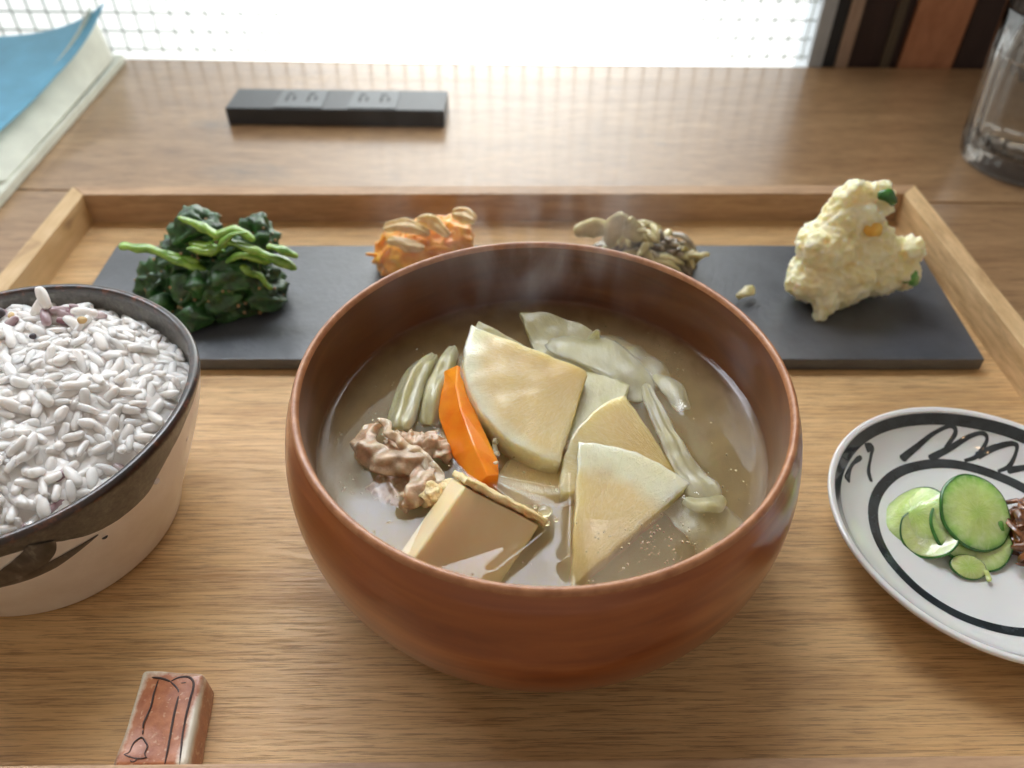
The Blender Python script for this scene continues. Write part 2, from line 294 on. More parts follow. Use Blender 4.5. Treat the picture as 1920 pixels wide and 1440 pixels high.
# ------------------------------------------------------------------ mesh helpers (all lengths in cm)
def nz(p, f, o=0): return noise.noise(Vector((p[0]*f+o, p[1]*f+o*1.7, p[2]*f-o)))
def ridged(p, f, o=0): return 1-abs(nz(p, f, o))*2
def mesh(name, V, F, smooth=True):
    me = bpy.data.meshes.new(name); me.from_pydata([tuple(c*CM for c in v) for v in V], [], F); me.update()
    if smooth:
        for p in me.polygons: p.use_smooth = True
    return me
def obj(name, me, mat, parent=None, base=None, label=None, cat=None, group=None, kind=None, mw=None):
    """mesh is in world cm coordinates; base moves the origin there"""
    o = bpy.data.objects.new(name, me); COL.objects.link(o)
    if mat is not None and not me.materials: me.materials.append(mat)
    if parent is not None:
        o.parent = parent
        if mw is None and not parent.get('_rot'):
            me.transform(Matrix.Translation(-parent.location))
        elif mw is not None: o.matrix_local = mw
    elif base is not None:
        b = Vector(base)*CM; me.transform(Matrix.Translation(-b)); o.location = b
    if mw is not None and parent is None: o.matrix_world = mw
    for k, v in (('label', label), ('category', cat), ('group', group), ('kind', kind)):
        if v: o[k] = v
    return o
def thing(name, loc, label, cat, group=None, rz=0, rot=False):
    o = bpy.data.objects.new(name, None); COL.objects.link(o); o.location = Vector(loc)*CM; o.rotation_euler = (0, 0, rz)
    o.empty_display_size = .01
    o['label'] = label; o['category'] = cat
    if group: o['group'] = group
    if rot: o['_rot'] = 1
    return o
def from_bm(name, bm, smooth=True):
    bmesh.ops.scale(bm, vec=(CM,)*3, verts=bm.verts); me = bpy.data.meshes.new(name); bm.to_mesh(me); bm.free()
    if smooth:
        for p in me.polygons: p.use_smooth = True
    return me
def box(x0, x1, y0, y1, z0, z1, bev=.05, seg=2):
    bm = bmesh.new(); bmesh.ops.create_cube(bm, size=1)
    for v in bm.verts: v.co = Vector(((x0+x1)/2+v.co.x*(x1-x0), (y0+y1)/2+v.co.y*(y1-y0), (z0+z1)/2+v.co.z*(z1-z0)))
    if bev: bmesh.ops.bevel(bm, geom=bm.edges[:], offset=bev, segments=seg, affect='EDGES', profile=.6)
    return from_bm('box', bm, False)
def lathe(prof, c, n=96, wob=0, wf=.5, close=False, ell=0, ela=0):
    V, F = [], []
    for (r, z) in prof:
        for i in range(n):
            a = 2*math.pi*i/n; k = 1+wob*noise.noise(Vector((math.cos(a)*wf*3, math.sin(a)*wf*3, z*wf)))+ell*math.cos(2*(a-ela))
            V.append((c[0]+r*k*math.cos(a), c[1]+r*k*math.sin(a), c[2]+z))
    m_ = len(prof)
    for j in range(m_-1):
        for i in range(n):
            a, b = j*n+i, j*n+(i+1) % n; F.append((a, b, b+n, a+n))
    for j, flip in ((0, True), (m_-1, False)):
        if prof[j][0] > 1e-4:
            if close: F.append(tuple(range(j*n, j*n+n))[::-1 if flip else 1])
    me = mesh('lathe', V, F)
    return me
def smooth_path(P, k=6):
    P = [Vector(p) for p in P]; out = []
    for i in range(len(P)-1):
        p0, p1, p2, p3 = P[max(i-1, 0)], P[i], P[i+1], P[min(i+2, len(P)-1)]
        for j in range(k):
            t = j/k; out.append(.5*((2*p1)+(p2-p0)*t+(2*p0-5*p1+4*p2-p3)*t*t+(3*p1-p0-3*p2+p3)*t**3))
    out.append(P[-1]); return out
def lerp_list(L, t):
    x = t*(len(L)-1); i = min(int(x), len(L)-2); return L[i]+(L[i+1]-L[i])*(x-i) if len(L) > 1 else L[0]
def tube(P, R, n=10, k=5, nzamp=0, nf=2, seed=0, flat=1.0):
    Q = smooth_path(P, k); V, F = [], []; N = len(Q); upv = Vector((0, 0, 1))
    for i, q in enumerate(Q):
        t = (Q[min(i+1, N-1)]-Q[max(i-1, 0)]).normalized(); s = t.cross(upv)
        if s.length < .05: s = t.cross(Vector((0, 1, 0)))
        s.normalize(); u = s.cross(t); r = lerp_list(R, i/(N-1))
        if i in (0, N-1): r *= .55
        for j in range(n):
            a = 2*math.pi*j/n; p = q+(s*math.cos(a)+u*math.sin(a)*flat)*r
            if nzamp: p += (p-q).normalized()*nzamp*nz(p, nf, seed)
            V.append(p)
    for i in range(N-1):
        for j in range(n):
            a, b = i*n+j, i*n+(j+1) % n; F.append((a, b, b+n, a+n))
    F.append(tuple(range(n))[::-1]); F.append(tuple(range((N-1)*n, N*n)))
    return mesh('tube', V, F)
def ribbon(P, W, th=.1, arch=0, upv=(0, 0, 1), n=12, k=6, amp=.03, nf=1.6, seed=0, rip=0, ripn=5, twist=0, round_end=.6):
    Q = smooth_path(P, k); N = len(Q); V, F = [], []; upv = Vector(upv).normalized()
    top, bot = [], []
    for i, q in enumerate(Q):
        t = (Q[min(i+1, N-1)]-Q[max(i-1, 0)]).normalized(); s = t.cross(upv); s.normalize(); u = s.cross(t)
        if twist:
            rm = Matrix.Rotation(twist*i/(N-1), 3, t); s = rm @ s; u = rm @ u
        w = lerp_list(W, i/(N-1))/2
        ee = min(i, N-1-i)/(N-1)*2
        w *= min(1, round_end+(1-round_end)*min(1, ee*5)**.5)
        for j in range(n+1):
            x = -1+2*j/n; c = q+s*w*x+u*(arch*(1-x*x)+rip*math.sin(x*ripn+seed)*.5)
            c += u*amp*nz(c, nf, seed)*2+s*amp*nz(c, nf*.8, seed+9)*.8
            e = max(.12, (1-x**4))*min(1, .3+ee*8)*th/2
            top.append(c+u*e); bot.append(c-u*e)
    V = top+bot; o = len(top); m_ = n+1
    for i in range(N-1):
        for j in range(n):
            a = i*m_+j; F.append((a, a+1, a+m_+1, a+m_)); F.append((o+a, o+a+m_, o+a+m_+1, o+a+1))
        for j in (0, n):
            a = i*m_+j; f = (a, a+m_, o+a+m_, o+a); F.append(f if j == 0 else f[::-1])
    for i in (0, N-1):
        for j in range(n):
            a = i*m_+j; f = (a, o+a, o+a+1, a+1); F.append(f if i == 0 else f[::-1])
    return mesh('ribbon', V, F)
def lump(balls, voxel=.07, amp=.08, f=1.5, amp2=.03, f2=5, seed=0, rg=False, smooth_it=4):
    bm = bmesh.new()
    for (x, y, z, r, *s) in balls:
        sx, sy, sz = s if s else (1, 1, 1)
        bmesh.ops.create_icosphere(bm, subdivisions=3, radius=1, matrix=Matrix.Translation((x, y, z)) @ Matrix.Diagonal((r*sx, r*sy, r*sz, 1)))
    me = bpy.data.meshes.new('t'); bm.to_mesh(me); bm.free()
    o = bpy.data.objects.new('t', me); COL.objects.link(o)
    md = o.modifiers.new('r', 'REMESH'); md.mode = 'VOXEL'; md.voxel_size = voxel
    sm = o.modifiers.new('s', 'SMOOTH'); sm.iterations = smooth_it; sm.factor = .6
    dg = bpy.context.evaluated_depsgraph_get(); ev = o.evaluated_get(dg); m2 = bpy.data.meshes.new_from_object(ev)
    bpy.data.objects.remove(o); bpy.data.meshes.remove(me)
    NN = [v.normal.copy() for v in m2.vertices]
    for v, nn in zip(m2.vertices, NN):
        p = v.co.copy()
        d = (ridged(p, f, seed)-.4 if rg else nz(p, f, seed)*1.4)*amp + nz(p, f2, seed+3)*amp2*1.6
        v.co = p+nn*d
    m2.transform(Matrix.Scale(CM, 4))
    for p in m2.polygons: p.use_smooth = True
    m2.materials.clear()
    return m2
def frame(o, x, n_):
    """matrix with origin o (cm), x axis x, z axis n_"""
    z = Vector(n_).normalized(); x = Vector(x); x = (x-z*x.dot(z)).normalized(); y = z.cross(x)
    m_ = Matrix((x, y, z)).transposed().to_4x4(); m_.translation = Vector(o)*CM; return m_
def slab(outline, th, n_in=7, amp=.015, bev=.06, seed=0, dome=0):
    """solid plate from an outline (x,y): concentric rings to the centroid, rounded edges, slight unevenness; top at z=0"""
    c = Vector((sum(p[0] for p in outline)/len(outline), sum(p[1] for p in outline)/len(outline))); n = len(outline)
    V, F = [], []
    def ring(k, z):
        b = len(V)
        for (x, y) in outline:
            px, py = c.x+(x-c.x)*k, c.y+(y-c.y)*k
            V.append((px, py, z+amp*nz((px, py, z), 1.6, seed)*2+dome*(1-k*k))); 
        return b
    R = max(math.hypot(p[0]-c.x, p[1]-c.y) for p in outline); be = bev/R
    seq = [((i+.6)/n_in*(1-be), 0) for i in range(n_in)]+[(1-be*.9, 0), (1-be*.35, -bev*.25), (1, -bev), (1, -th*.5), (1, -th+bev), (1-be*.35, -th+bev*.3), (1-be, -th)]
    seq = [(k, z) for k, z in seq if k <= 1]
    rings = [ring(k, z) for k, z in seq]
    for a, b in zip(rings, rings[1:]):
        for i in range(n): j = (i+1) % n; F.append((a+i, b+i, b+j, a+j)[::-1][::-1])
    V.append((c.x, c.y, amp*nz((c.x, c.y, 0), 1.6, seed)*2+dome)); t = len(V)-1
    for i in range(n): F.append((t, rings[0]+i, rings[0]+(i+1) % n))
    F.append(tuple(rings[-1]+i for i in range(n))[::-1])
    return mesh('slab', V, F)
def quarter(R, ang, jag=.02, seed=0, nA=34, nS=18, R2=None):
    """quarter round outline, apex at the origin, starting along +x"""
    pts = []
    R2 = R2 or R
    for i in range(1, nS): pts.append((R*i/nS, 0))
    for i in range(nA+1):
        a = ang*i/nA; r = R+(R2-R)*i/nA; pts.append((r*math.cos(a), r*math.sin(a)))
    for i in range(nS-1, 0, -1): pts.append((R2*i/nS*math.cos(ang), R2*i/nS*math.sin(ang)))
    pts.append((0.06*math.cos(ang/2), .06*math.sin(ang/2)))
    return [(x+jag*nz((x, y, 0), 3, seed)*2, y+jag*nz((x, y, 5), 3, seed)*2) for x, y in pts]
T = 1.33
# ================================================================== SETTING
ROT = -0.031
sky = obj('sky', box(-110, 34, 60, 60.4, -14, 110, 0), M['sky'], kind='structure'); sky.rotation_euler = (0, 0, ROT)
win = thing('window', (0, 0, 0), 'bright window with fine wire grid pane behind the table', 'window', rz=ROT, rot=True)
obj('glass_pane', box(-85, 19, 53.9, 54.2, 0.2, 92, 0), M['pane'], win)
bm = bmesh.new()
def bmbox(bm, x0, x1, y0, y1, z0, z1):
    bmesh.ops.create_cube(bm, size=1, matrix=Matrix.Translation(((x0+x1)/2, (y0+y1)/2, (z0+z1)/2)) @ Matrix.Diagonal((x1-x0, y1-y0, z1-z0, 1)))
for i in range(88): x = 18.6-i*1.17; bmbox(bm, x-.05, x+.05, 53.62, 53.72, .1, 92)
for i in range(78): z = .35+i*1.17; bmbox(bm, -85, 19, 53.73, 53.83, z-.05, z+.05)
obj('wire_grid', from_bm('wires', bm, False), M['wire'], win, kind='stuff')
obj('frame_jamb', box(18.95, 19.9, 53.1, 56, -3, 92, .05), M['jamb'], win)
obj('seal', box(19.92, 20.75, 53.2, 58, -3, 92, .05), M['seal'], win)
obj('frame_head', box(-86, 60, 53.1, 58, 92, 110, .1), M['wall'], win)
p = thing('door_post', (0, 0, 0), 'dark brown post with beige edge strip right of the window', 'post', rz=ROT, rot=True)
obj('edge_strip', box(20.78, 21.6, 53.05, 58, -3, 91.8, .08), M['beige'], p)
obj('post_body', box(21.62, 23.75, 53.25, 58, -3, 91.8, .1), M['darkwood'], p)
obj('inner_strip', box(23.77, 24.4, 53.15, 58, -3, 91.8, .08), M['olive'], p)
obj('shadow_gap_board', box(24.42, 25.1, 53.6, 58, -3, 91.8, .05), M['darkwood'], p)
p = thing('wood_panel', (0, 0, 0), 'orange brown upright wood panel between two dark boards', 'panel', rz=ROT, rot=True)
obj('panel_board', box(25.12, 28.7, 53.3, 58, -3, 91.8, .1), M['panel'], p)
obj('dark_board', box(28.72, 60, 53.2, 58, -3, 91.8, .1), M['darkwood'], p)
tb = thing('table', (0, 0, 0), 'long pale wooden plank table under the tray', 'table', rz=ROT, rot=True)
for (y0, y1) in ((-14, 16.9), (17.0, 34.94), (35.08, 52.95)):
    obj('plank', box(-70, 60, y0, y1, -3, 0, .06), M['table'], tb)
obj('apron', box(-70, 60, -13, 52, -6, -3.01, 0), M['darkwood'], tb)

# ================================================================== TRAY
tl, tr, yb, yf, wz, tw = -18.86, 18.39, 31.1, 6.55, 2.70, .75
tray = thing('serving_tray', (0, 18, 0), 'large rectangular light oak tray holding the meal', 'tray')
def prism(pts, z0, z1, bev=.05):
    bm = bmesh.new(); vs = [bm.verts.new((x, y, z0)) for x, y in pts]; f = bm.faces.new(vs)
    r = bmesh.ops.extrude_face_region(bm, geom=[f]); 
    for v in r['geom']:
        if isinstance(v, bmesh.types.BMVert): v.co.z = z1
    bmesh.ops.recalc_face_normals(bm, faces=bm.faces[:])
    if bev: bmesh.ops.bevel(bm, geom=bm.edges[:], offset=bev, segments=2, affect='EDGES', profile=.6)
    return from_bm('prism', bm, False)
ti, ri = tl+tw, tr-tw
obj('tray_base', box(ti+.003, ri-.003, yf+.003, yb-tw-.003, .25, T, 0), M['tray'], tray)
# mitred walls
ft = yf-tw
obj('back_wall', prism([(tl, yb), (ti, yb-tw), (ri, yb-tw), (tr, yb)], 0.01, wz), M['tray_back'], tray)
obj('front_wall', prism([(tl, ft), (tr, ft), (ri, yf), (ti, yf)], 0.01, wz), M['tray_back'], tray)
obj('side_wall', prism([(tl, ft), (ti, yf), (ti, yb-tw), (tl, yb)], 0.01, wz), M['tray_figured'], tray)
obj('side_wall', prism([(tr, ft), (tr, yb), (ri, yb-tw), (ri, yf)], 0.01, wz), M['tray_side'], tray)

# ================================================================== SOUP BOWL
BX, BY = 0.98, 13.77
bowl = thing('soup_bowl', (BX, BY, T), 'round reddish brown lacquered wooden bowl full of miso soup in the middle', 'bowl')
outer = [(0, .12), (2.5, .12), (2.6, 0), (2.9, 0), (2.98, .12), (2.95, .24), (4.0, .28), (5.04, .72), (5.80, 1.48), (6.2, 2.4), (6.35, 3.3), (6.34, 4.15), (6.18, 5.0), (6.04, 5.38), (5.97, 5.55)]
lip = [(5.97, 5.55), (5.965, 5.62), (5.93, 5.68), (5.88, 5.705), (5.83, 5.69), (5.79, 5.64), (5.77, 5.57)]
inner = [(5.77, 5.57), (5.73, 5.3), (5.70, 5.0), (5.69, 4.6), (5.68, 3.9), (5.62, 3.3), (5.4, 2.6), (4.9, 1.8), (4.1, 1.15), (2.8, .75), (1.2, .6), (0, .58)]
def dens(P, k=4): return [(v.x, v.y) for v in smooth_path([(a, b, 0) for a, b in P], k)]
obj('body', lathe(dens(outer[4:]), (BX, BY, T), 160), M['bowlwood'], bowl)
obj('foot', lathe(outer[:5], (BX, BY, T), 96), M['bowlwood'], bowl)
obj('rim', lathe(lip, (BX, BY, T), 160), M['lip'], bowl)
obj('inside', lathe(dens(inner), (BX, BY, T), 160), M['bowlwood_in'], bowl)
# ------------------------------------------------------------------ broth
ZS = 5.0
MEN = [(1.75, 13.15, 1.45, 9.9, .10), (1.45, 9.9, 1.6, 8.9, .07), (-2.05, 9.75, -1.6, 8.9, .08), (.9, 10.6, -.2, 9.6, .07), (-.9, 12.7, .9, 10.9, .05),
       (-3.4, 13.3, -2.3, 11.4, .08), (-2.3, 11.4, -1.6, 11.4, .06), (-1.2, 14.6, -.6, 12.0, .08), (-.1, 12.3, 1.3, 11.9, .08), (1.4, 11.8, 1.6, 12.8, .1),
       (4.2, 13.9, 4.7, 11.6, .08), (-2.9, 13.9, -2.0, 16.6, .07), (4.4, 12.0, 4.75, 11.4, .08), (3.75, 15.4, 4.25, 13.8, .07), (4.5, 15.9, 4.9, 14.6, .10),
       (-1.2, 13.1, -1.7, 13.9, .06)]
def segd(x, y, s):
    ax, ay, bx, by = s[:4]; dx, dy = bx-ax, by-ay; t = max(0, min(1, ((x-ax)*dx+(y-ay)*dy)/(dx*dx+dy*dy)))
    return math.hypot(x-ax-dx*t, y-ay-dy*t)
def soup_z(x, y):
    r = math.hypot(x-BX, y-BY); z = .11*math.exp(-max(0, 5.68-r)/.13)
    for s in MEN:
        d = segd(x, y, s)
        if d < .7: z += s[4]*math.exp(-(d/.16)**1.3)
    return z+.012*nz((x, y, 0), .9, 4)
NA, NR = 300, 130
V = [(BX, BY, ZS+soup_z(BX, BY))]; F = []
for j in range(1, NR+1):
    r = 5.705*(j/NR)**.8
    for i in range(NA):
        a = 2*math.pi*i/NA; x, y = BX+r*math.cos(a), BY+r*math.sin(a); V.append((x, y, ZS+soup_z(x, y)))
for i in range(NA): F.append((0, 1+i, 1+(i+1) % NA))
for j in range(NR-1):
    o = 1+j*NA
    for i in range(NA): k = (i+1) % NA; F.append((o+i, o+NA+i, o+NA+k, o+k))
bot = [(5.70, 3.4), (5.48, 2.6), (4.98, 1.8), (4.15, 1.1), (2.8, .68), (1.2, .54)]
for (r, z) in bot:
    o = len(V)-NA
    for i in range(NA): a = 2*math.pi*i/NA; V.append((BX+r*math.cos(a), BY+r*math.sin(a), T+z))
    for i in range(NA): k = (i+1) % NA; F.append((o+i, o+NA+i, o+NA+k, o+k))
o = len(V)-NA; F.append(tuple(range(o, o+NA))[::-1])
soup = obj('miso_soup', mesh('soup', V, F), M['broth'], base=(BX, BY, ZS), label='cloudy brown miso broth filling the wooden bowl', cat='soup')
random.seed(3)
bm = bmesh.new()
def drop(x, y, r, fl=.45): 
    bmesh.ops.create_uvsphere(bm, u_segments=12, v_segments=8, radius=1, matrix=Matrix.Translation((x, y, ZS+soup_z(x, y)+r*.1)) @ Matrix.Diagonal((r, r, r*fl, 1)))
for _ in range(170):
    a = random.uniform(0, 6.28); rr = 5.2*math.sqrt(random.random()); drop(BX+rr*math.cos(a), BY+rr*math.sin(a), random.choice((.015, .02, .02, .03)))
for _ in range(45):
    drop(random.gauss(3.4, .8), random.gauss(10.6, .6), random.choice((.010, .014, .02)))
for x, y, r in ((.97, 11.25, .17), (1.0, 10.9, .09), (1.22, 11.0, .06), (.75, 11.4, .06), (1.6, 12.95, .1), (1.75, 13.05, .08), (1.68, 13.2, .07)): drop(x, y, r, .6)
g = G('broth_bubble'); g.set(base=(.95, .88, .62), rough=.05, trans=.8, ior=1.35, coat=1.0, coatr=.02); M['bubble'] = g.m
M['fleck'] = soft('miso_fleck', (.50, .38, .20), (.72, .58, .36), 300, .4, .3, .001)
bm2 = bmesh.new()
for _ in range(520):
    a = random.uniform(0, 6.28); rr = 5.5*math.sqrt(random.random()); x, y = BX+rr*math.cos(a), BY+rr*math.sin(a); q = random.choice((.008, .012, .012, .018, .03))
    if random.random() < .5: x, y = random.gauss(3.6, 1.1), random.gauss(10.8, .9)
    if math.hypot(x-BX, y-BY) > 5.4: continue
    bmesh.ops.create_icosphere(bm2, subdivisions=1, radius=q, matrix=Matrix.Translation((x, y, ZS+soup_z(x, y)+random.uniform(-.08, .004))))
fl = from_bm('flecks', bm2); fl.transform(Matrix.Translation(-soup.location)); fo = bpy.data.objects.new('miso_flecks', fl); COL.objects.link(fo); fo.parent = soup; fl.materials.append(M['fleck']); fo['kind'] = 'stuff'
bub = from_bm('bub', bm); bub.transform(Matrix.Translation(-soup.location)); bo = bpy.data.objects.new('surface_bubbles', bub); COL.objects.link(bo); bo.parent = soup; bub.materials.append(M['bubble']); bo['kind'] = 'stuff'

# ------------------------------------------------------------------ things in the soup
def daikon(o, x, n_, R, ang, th, R2=None, mat='daikon', label='', seed=0, amp=.016, name='daikon_slice', cat='radish slice', bev=.10):
    return obj(name, slab(quarter(R, math.radians(ang), seed=seed, R2=R2), th, seed=seed, amp=amp, bev=bev), M[mat], label=label, cat=cat, group='simmered vegetable slices in the soup', mw=frame(o, x, n_))
daikon((2.30, 15.35, 5.80), (-3.1, 1.15, .85), (.10, -.20, .97), 3.42, 95, .85, 3.05, label='largest pale daikon wedge leaning at the back of the soup', seed=1, amp=.016)
daikon((4.35, 12.35, 4.95), (-1.12, 2.06, .85), (.06, -.28, .95), 2.60, 73, .80, 3.0, label='daikon wedge half hidden behind the front wedge', seed=5)
daikon((1.48, 9.45, 4.62), (3.0, 2.5, .38), (.0, -.235, .97), 3.92, 44, .80, 3.72, label='front daikon wedge sinking into the broth toward the rim', seed=9, amp=.016)
daikon((1.2, 14.8, 4.85), (-1.5, -2.4, -.12), (0, -.05, 1), 2.85, 47, .5, label='daikon wedge under the broth below the largest wedge', seed=12)
daikon((2.30, 15.55, 5.35), (-2.85, 1.45, 1.05), (.10, -.25, .97), 3.45, 60, .28, mat='cabbage_pale', label='thin slice edge peeking out behind the largest daikon wedge', seed=15, bev=.05)
daikon((1.3, 15.5, 4.75), (1.9, 1.1, .30), (.02, -.24, .97), 2.3, 74, .22, 3.0, mat='cabbage_pale', label='thin translucent half round slice at the back of the soup', seed=18, amp=.05, bev=.05)
def food(name, me, mat, base, label, cat, group=None): return obj(name, me, M[mat], base=base, label=label, cat=cat, group=group)
food('cabbage_leaf', ribbon([(1.3, 17.3, 5.1), (2.6, 16.7, 5.28), (3.5, 15.7, 5.2), (3.75, 14.9, 5.0)], [.7, 1.5, 1.3, .6], .10, .04, amp=.05, seed=3, rip=.03), 'cabbage_pale', (2.6, 16.6, 5), 'glassy cabbage strip right behind the largest daikon wedge', 'cabbage')
food('cabbage_leaf', ribbon([(2.6, 17.35, 4.9), (2.66, 17.3, 5.3), (2.75, 17.25, 5.62)], [.45, .36, .1], .08, 0, upv=(0, -1, .2), amp=.02, seed=5), 'cabbage_pale', (2.6, 17.3, 5), 'tiny upright cabbage tip at the back of the soup', 'cabbage')
food('cabbage_leaf', slab([(2.2, 15.9), (2.85, 15.75), (3.45, 15.3), (3.3, 14.9), (2.9, 14.5), (2.3, 13.7), (1.75, 13.2), (1.6, 13.3), (1.8, 14.3), (2.0, 15.2)], .5, amp=.06, seed=3), 'cabbage', None, 'ribbed cabbage core chunk between the two large daikon wedges', 'cabbage').location = (0, 0, 5.30*CM)
cg = [(3.86, 15.35, 5.12), (4.0, 14.5, 5.22), (4.2, 13.6, 5.2), (4.4, 12.7, 5.16), (4.75, 11.9, 5.06), (4.9, 11.5, 4.98)]
food('cabbage_leaf', ribbon(cg, [.3, .5, .55, .6, .9, .7], .10, .06, amp=.07, nf=1.8, seed=7, rip=.05, ripn=8, k=10, n=18), 'cabbage_pale', (4.3, 13, 5), 'long wrinkled cabbage strip along the right of the soup', 'cabbage')
food('cabbage_leaf', ribbon([(4.35, 11.55, 5.0), (4.55, 11.35, 5.10), (4.9, 11.35, 5.12), (5.15, 11.6, 5.0)], [.3, .42, .45, .3], .16, .10, amp=.08, nf=2.5, seed=11, k=8), 'cabbage_pale', (4.8, 11.4, 5), 'wet cabbage curl glistening at the end of the long strip', 'cabbage')
food('cabbage_leaf', ribbon([(-2.0, 16.75, 5.0), (-2.25, 16.0, 5.22), (-2.5, 15.0, 5.25), (-2.72, 13.85, 5.0)], [.45, .68, .8, .75], .16, .16, amp=.06, seed=13, rip=.07, ripn=7, k=10, n=18), 'cabbage', (-2.4, 15.3, 5), 'ribbed cabbage stem on the left side of the soup', 'cabbage')
food('cabbage_leaf', ribbon([(-1.45, 16.95, 5.1), (-1.55, 16.2, 5.3), (-1.8, 15.2, 5.25), (-1.95, 14.1, 4.95)], [.35, .6, .62, .5], .14, .12, amp=.06, seed=17, rip=.05, ripn=6, k=10, n=16), 'cabbage', (-1.7, 15.5, 5), 'second ribbed cabbage stem touching the carrot', 'cabbage')
food('cabbage_leaf', ribbon([(3.9, 12.6, 4.75), (4.6, 11.3, 4.78), (5.0, 10.6, 4.7), (4.7, 10.0, 4.6)], [.8, 1.4, 1.5, .8], .1, .05, amp=.12, seed=19), 'cabbage_pale', (4.6, 11, 4.7), 'pale cabbage leaf blurred under the broth at the right', 'cabbage')
food('cabbage_leaf', ribbon([(2.4, 17.6, 4.82), (3.6, 16.9, 4.85), (4.5, 15.8, 4.8)], [.7, 1.5, .8], .08, .05, amp=.12, seed=29), 'cabbage_pale', (3.4, 16.9, 4.8), 'pale leaf blurred under the broth behind the cabbage strips', 'cabbage')
food('cabbage_leaf', ribbon([(4.25, 16.0, 4.98), (4.6, 15.4, 5.07), (4.85, 14.6, 4.97)], [.3, .7, .4], .08, .06, amp=.05, seed=31), 'cabbage_pale', (4.6, 15.3, 5), 'small glassy leaf tip breaking the broth at the upper right of the soup', 'cabbage')
food('cabbage_leaf', ribbon([(-1.25, 14.6, 4.8), (-1.2, 13.6, 4.85), (-.9, 12.8, 4.8)], [.5, .9, .5], .08, .05, amp=.1, seed=37), 'cabbage_pale', (-1.1, 13.7, 4.8), 'sunken leaf scrap between the pork and the carrot', 'cabbage')
# carrot: a half-moon stick with a ridge
Lp = [(-1.58, 15.72, 5.45), (-1.75, 14.95, 5.25), (-1.66, 14.20, 5.15), (-1.25, 12.95, 5.05), (-.62, 12.02, 5.0)]
Rp = [(-.98, 15.68, 5.50), (-.86, 14.90, 5.50), (-.62, 13.9, 5.45), (-.12, 12.55, 5.35), (-.10, 12.20, 5.22)]
Mp = [(-1.22, 15.72, 5.66), (-1.22, 14.85, 5.72), (-1.06, 14.0, 5.68), (-.72, 12.9, 5.52), (-.38, 12.12, 5.30)]
bm = bmesh.new(); rows = []
for l_, m_, r_ in zip(Lp, Mp, Rp):
    rows.append([bm.verts.new(q) for q in (l_, m_, r_, (r_[0]-.05, r_[1]-.02, 4.6), (l_[0]+.15, l_[1], 4.6))])
for a, b in zip(rows, rows[1:]):
    for i in range(5): j = (i+1) % 5; bm.faces.new((a[i], a[j], b[j], b[i]))
bm.faces.new(rows[0][::-1]); bm.faces.new(rows[-1]); bmesh.ops.recalc_face_normals(bm, faces=bm.faces[:])
bmesh.ops.bevel(bm, geom=bm.edges[:], offset=.035, segments=2, affect='EDGES', profile=.6)
food('carrot_slice', from_bm('carrot', bm, False), 'carrot', (-1, 13.9, 5), 'bright orange carrot stick leaning on the largest daikon wedge', 'carrot')
food('radish_crumb', lump([(-.22, 12.95, 5.25, .12, .7, 1.5, .8), (-.15, 12.75, 5.35, .10), (-.2, 13.2, 5.32, .07)], .03, .03, 4), 'cabbage_pale', (-.2, 12.9, 5.2), 'small white shred caught beside the carrot', 'vegetable shred')
food('pork_crumb', lump([(-.16, 12.42, 5.42, .07, 1.4, 1, .7)], .02, .02, 6), 'porkfat', (-.16, 12.42, 5.4), 'tiny pink crumb on the tip of the carrot', 'crumb')
# tofu
P0, P1, P2 = Vector((-.80, 11.06, 6.30)), Vector((.90, 10.80, 5.20)), Vector((-2.0, 9.72, 5.27))
e1, e2 = P1-P0, P2-P0; nrm = e1.cross(e2).normalized(); nrm = nrm if nrm.z > 0 else -nrm
def hexa(o, a, b, c, bev, cuts=0, amp=0, f=3):
    bm = bmesh.new(); q = [o, o+a, o+a+b, o+b, o+c, o+a+c, o+a+b+c, o+b+c]; vs = [bm.verts.new(v) for v in q]
    for f_ in ((0, 1, 2, 3), (4, 5, 6, 7), (0, 1, 5, 4), (1, 2, 6, 5), (2, 3, 7, 6), (3, 0, 4, 7)): bm.faces.new([vs[i] for i in f_])
    bmesh.ops.recalc_face_normals(bm, faces=bm.faces[:]); bmesh.ops.bevel(bm, geom=bm.edges[:], offset=bev, segments=3, affect='EDGES', profile=.6)
    if cuts:
        bmesh.ops.subdivide_edges(bm, edges=[e for e in bm.edges if e.calc_length() > .12], cuts=cuts, use_grid_fill=True)
        bm.normal_update()
        for v in bm.verts: v.co += v.normal*amp*(nz(v.co, f, 2)+.6*nz(v.co, f*2.3, 5))
    return from_bm('hexa', bm)
tf = thing('tofu_block', (-.5, 10.4, 5), 'cream tofu block with one fried golden edge at the lower left of the soup', 'tofu')
en2 = e2.normalized()
obj('tofu_body', hexa(P0+en2*.10, e1, e2*1.25, -nrm*1.15, .07, 4, .02, 1.2), M['tofu'], tf)
obj('fried_skin', hexa(P0-e1*.03-en2*.10+nrm*.04, e1*1.07, en2*.15, -nrm*1.2, .05, 14, .055, 6), M['crust'], tf)
food('fried_tofu_scrap', lump([(-1.3, 11.75, 5.25, .3, 1.5, .8, .6), (-1.65, 11.6, 5.2, .28), (-.95, 11.65, 5.3, .2)], .05, .10, 3.5, .05, 8, rg=True), 'crust', (-1.3, 11.6, 5.2), 'crumbly golden skin scrap between the tofu and the pork', 'tofu skin')
